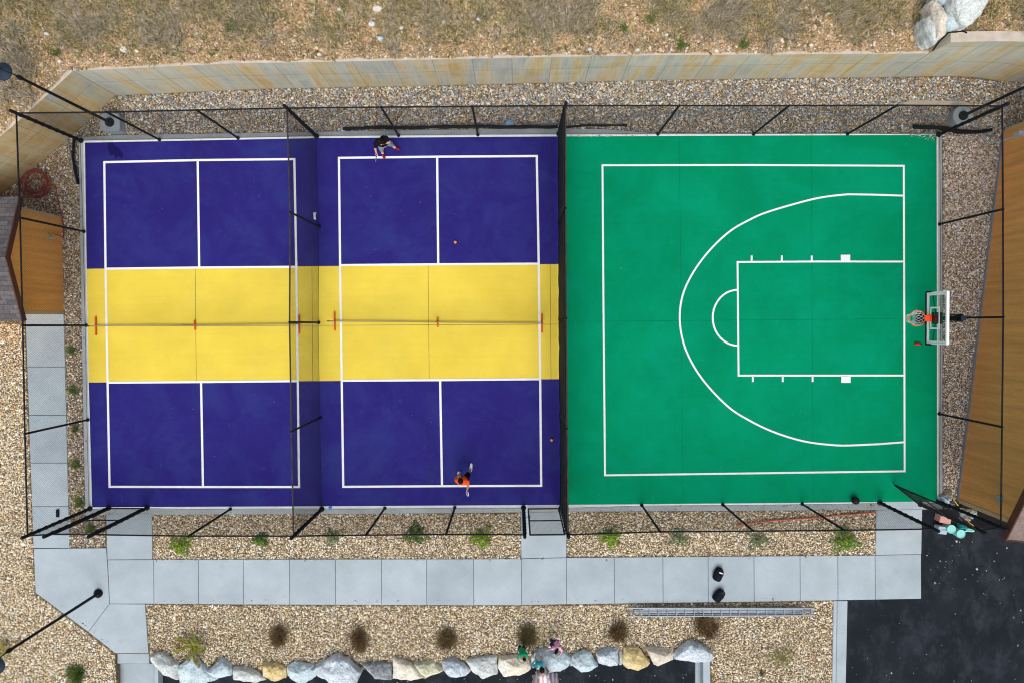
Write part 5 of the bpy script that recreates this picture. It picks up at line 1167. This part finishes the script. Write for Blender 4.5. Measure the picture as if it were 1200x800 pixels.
    for i, a_ in enumerate(('la', 'ra')):
        td = Vector(toe_dir[i]).normalized(); p_ = g[a_]
        if shoes: fuse('shoe', [('c', p_ - Vector((0, 0, .03 * s)) - td * .03 * s, .052 * s, p_ - Vector((0, 0, .038 * s)) + td * .15 * s, .046 * s), ('c', p_ - Vector((0, 0, .055 * s)) - td * .04 * s, .035 * s, p_ - Vector((0, 0, .055 * s)) + td * .17 * s, .035 * s)], shoes, root, .01, 2)
        if sock: fuse('sock', [('c', p_ + (g['lk' if i == 0 else 'rk'] - p_).normalized() * .02 * s, .046 * s, p_ + (g['lk' if i == 0 else 'rk'] - p_).normalized() * .11 * s, .048 * s)], M['sock'], root, .01, 2)
    hh = [('e', g['head'] + up * .022 * s - lk * .014 * s, (.088 * s, .102 * s, .108 * s), rotm)]
    if long_hair: hh += [('c', g['head'] - lk * .05 * s, .075 * s, Vector(long_hair), .05 * s)]
    fuse('hair', hh, hair, root, .01, 2)
    return root
def JJ(**k): return {a: G(*v) for a, v in k.items()}
# player in black
p1 = person(JJ(pel=(449.5, 168.5, .9), lh=(452.5, 167.3, .88), rh=(446.5, 170, .88), lk=(458.5, 169, .5), rk=(447, 175.5, .5), la=(462.5, 172.8, .1), ra=(448.3, 179.5, .1),
        neck=(446.3, 166.5, 1.36), head=(446, 166.3, 1.56), ls=(452.3, 161.8, 1.33), rs=(440.5, 168.5, 1.33), le=(456.3, 167, 1.12), lw=(448.5, 168.8, 1.22), re=(439.8, 175, 1.1), rw=(441.2, 180, .98)),
    1., 'player in black shirt, grey shorts and red shoes near the far fence', M['skin_l'], M['hair'], M['cloth_black'], M['cloth_grey'], M['shoe_red'], toe_dir=[(1, -.45, 0), (.3, -1, 0)], sock=True, look=(.15, -1, -.2))
def paddle(p, q, w_, m1, label):
    p, q = Vector(p), Vector(q); d_ = (q - p).normalized(); root = empty('paddle', p, label, 'paddle'); up = Vector((0, 0, 1)); sd_ = d_.cross(up).normalized(); nn_ = (sd_ * .6 + up * .8).normalized(); sd_ = d_.cross(nn_).normalized()
    MB().tube([p - d_ * .02, p + d_ * .13], .016, 8).build('grip', M['black'], root)
    c = p + d_ * .26; vs = []; k = 20
    for t in (-.007, .007):
        for i in range(k):
            a_ = 2 * math.pi * i / k; vs.append(c + d_ * .14 * math.copysign(abs(math.cos(a_)) ** .6, math.cos(a_)) + sd_ * w_ * math.copysign(abs(math.sin(a_)) ** .6, math.sin(a_)) + nn_ * t)
    b = MB(); b.add(vs, [tuple(range(k))[::-1], tuple(range(k, 2 * k))] + [(i, (i + 1) % k, k + (i + 1) % k, k + i) for i in range(k)]); bl = b.build('blade', m1, root)
    st_ = MB()
    for f_ in (-.35, .35): st_.beam(c - d_ * .1 + sd_ * w_ * f_ + nn_ * .012, c + d_ * .1 + sd_ * w_ * f_ + nn_ * .012, .02, .006)
    st_.build('stripe', M['black'], bl)
paddle(G(441.3, 181.5, .95), G(440.6, 189.5, .55), .07, M['paddle'], 'light blue paddle held by the player in black')
p2 = person(JJ(pel=(543, 562, .84), lh=(540.6, 563, .82), rh=(545.5, 560.8, .82), lk=(539, 560.5, .46), rk=(549, 554.5, .46), la=(538, 559, .1), ra=(551.7, 549.3, .1),
        neck=(541.5, 563.3, 1.28), head=(539.8, 562.8, 1.46), ls=(535.6, 562.5, 1.25), rs=(547.5, 564.2, 1.25), le=(533.6, 560.5, 1.02), lw=(537, 556.5, .98), re=(548.6, 568, 1.05), rw=(548.2, 571.5, .97)),
    1., 'player in bright orange shirt and white shoes on the near baseline', M['skin'], M['hair'], M['cloth_orange'], M['cloth_black'], M['shoe_white'], toe_dir=[(-.1, 1, 0), (.1, 1, 0)], look=(-.2, 1, -.2), sleeve=.6)
paddle(G(548.6, 573, .95), G(547.2, 580, .65), .075, M['paddle_w'], 'white and black paddle held by the player in orange')
# children on the boulders
person(JJ(pel=(611.5, 760, .52), lh=(609.5, 760, .5), rh=(613.5, 760, .5), lk=(609, 757, .27), rk=(614, 757, .27), la=(608.5, 755.5, .05), ra=(614.5, 755.5, .05), neck=(613.3, 768.6, .80), head=(614.3, 771.8, .86), ls=(608.6, 767, .76), rs=(617.2, 766.3, .76),
    le=(606.5, 771.5, .6), lw=(609.5, 775, .48), re=(618.3, 770.5, .6), rw=(618.5, 774.5, .45)), .62, 'child in a green shirt leaning over the pale boulder', M['skin'], M['hair'], M['cloth_green'], M['cloth_navy'], M['shoe_white'], toe_dir=[(0, -1, 0), (0, -1, 0)], look=(.2, -1, -.6), sleeve=.8)
person(JJ(pel=(652, 752, .40), lh=(650.5, 753.5, .38), rh=(653, 751, .38), lk=(645.5, 754.5, .42), rk=(646, 750.5, .42), la=(646.5, 757, .1), ra=(648, 751, .06), neck=(652.3, 760, .70), head=(651.6, 763.5, .80), ls=(649.8, 758.8, .67), rs=(656.4, 758.6, .67),
    le=(645.2, 760, .52), lw=(641.3, 761.6, .42), re=(658.8, 762.5, .5), rw=(656, 767, .38)), .66, 'crouching child in a pink top with long dark hair on the boulder', M['skin_l'], M['hair'], M['cloth_pink'], M['cloth_navy'], M['shoe_white'], toe_dir=[(-1, -.3, 0), (-1, -.3, 0)], look=(-.4, -1, -.4), sleeve=.8, short_bottom=False, long_hair=G(655.5, 757, .62))
person(JJ(pel=(632, 777.5, .40), lh=(634, 777, .38), rh=(630, 777.5, .38), lk=(635.5, 771.5, .46), rk=(628, 772, .46), la=(633.5, 768.5, .25), ra=(627, 769, .25), neck=(629.5, 781.3, .74), head=(627, 783.5, .86), ls=(634.5, 779.5, .70), rs=(625, 780.5, .70),
    le=(636.5, 774.5, .55), lw=(632.5, 769.5, .5), re=(624, 776.5, .56), rw=(626.5, 773.5, .52)), .66, 'child in a light teal top sitting on the boulder edge', M['skin_l'], M['hair'], M['cloth_teal'], M['cloth_teal'], M['shoe_white'], toe_dir=[(0, 1, 0), (0, 1, 0)], look=(.1, 1, -.3), sleeve=.8)
ad = person(JJ(pel=(640, 807, .44), lh=(643, 807, .42), rh=(637, 807, .42), lk=(642, 801, .0), rk=(638, 801, .0), la=(641.5, 795, -.42), ra=(638, 795, -.42), neck=(636.7, 790, .76), head=(635.5, 785, .80), ls=(641, 791.5, .74), rs=(632.5, 792, .74),
    le=(642.5, 786.5, .5), lw=(640, 782.5, .32), re=(631.5, 787.5, .5), rw=(632.5, 783, .32)), .95, 'adult in a pale pink striped dress bending toward the children at the boulder', M['skin'], M['hair'], M['dress'], M['dress'], M['shoe_white'], toe_dir=[(0, 1, 0), (0, 1, 0)], look=(0, 1, -.7), dress=True)
# pleated dress from shoulders over the back to below the knees
def pleats(root, axis, name='dress'):
    k = 48; vs = []; fs = []
    for (c, rx, ry, up) in axis:
        up = up.normalized(); sx_ = Vector((1, 0, 0)); sy = up.cross(sx_).normalized()
        t_ = len(vs) // k / (len(axis) - 1)
        for i in range(k):
            a_ = 2 * math.pi * i / k; f_ = 1 + (.02 + .13 * t_) * math.cos(a_ * 13 + .4 * math.sin(a_ * 3)); vs.append(c + sx_ * rx * f_ * math.cos(a_) + sy * ry * f_ * math.sin(a_))
    for r_ in range(len(axis) - 1):
        for i in range(k): fs.append((r_ * k + i, r_ * k + (i + 1) % k, (r_ + 1) * k + (i + 1) % k, (r_ + 1) * k + i))
    me = bpy.data.meshes.new(name); me.from_pydata([tuple(v) for v in vs], [], fs); o = link(name, me, M['dress'], root, smooth=True); md = o.modifiers.new('t', 'SOLIDIFY'); md.thickness = .006
nk, pe = G(636.7, 791, .72), G(640, 807, .44)
ax_ = [(nk, .11, .08, nk - pe), (nk.lerp(pe, .3), .175, .13, nk - pe), (nk.lerp(pe, .65), .21, .17, nk - pe), (pe, .28, .24, (nk - pe) + Vector((0, 0, .3))), (pe + Vector((0, .02, -.25)), .36, .3, Vector((0, 0, 1))), (pe + Vector((0, .08, -.55)), .42, .36, Vector((0, 0, 1)))]
pleats(ad, ax_)
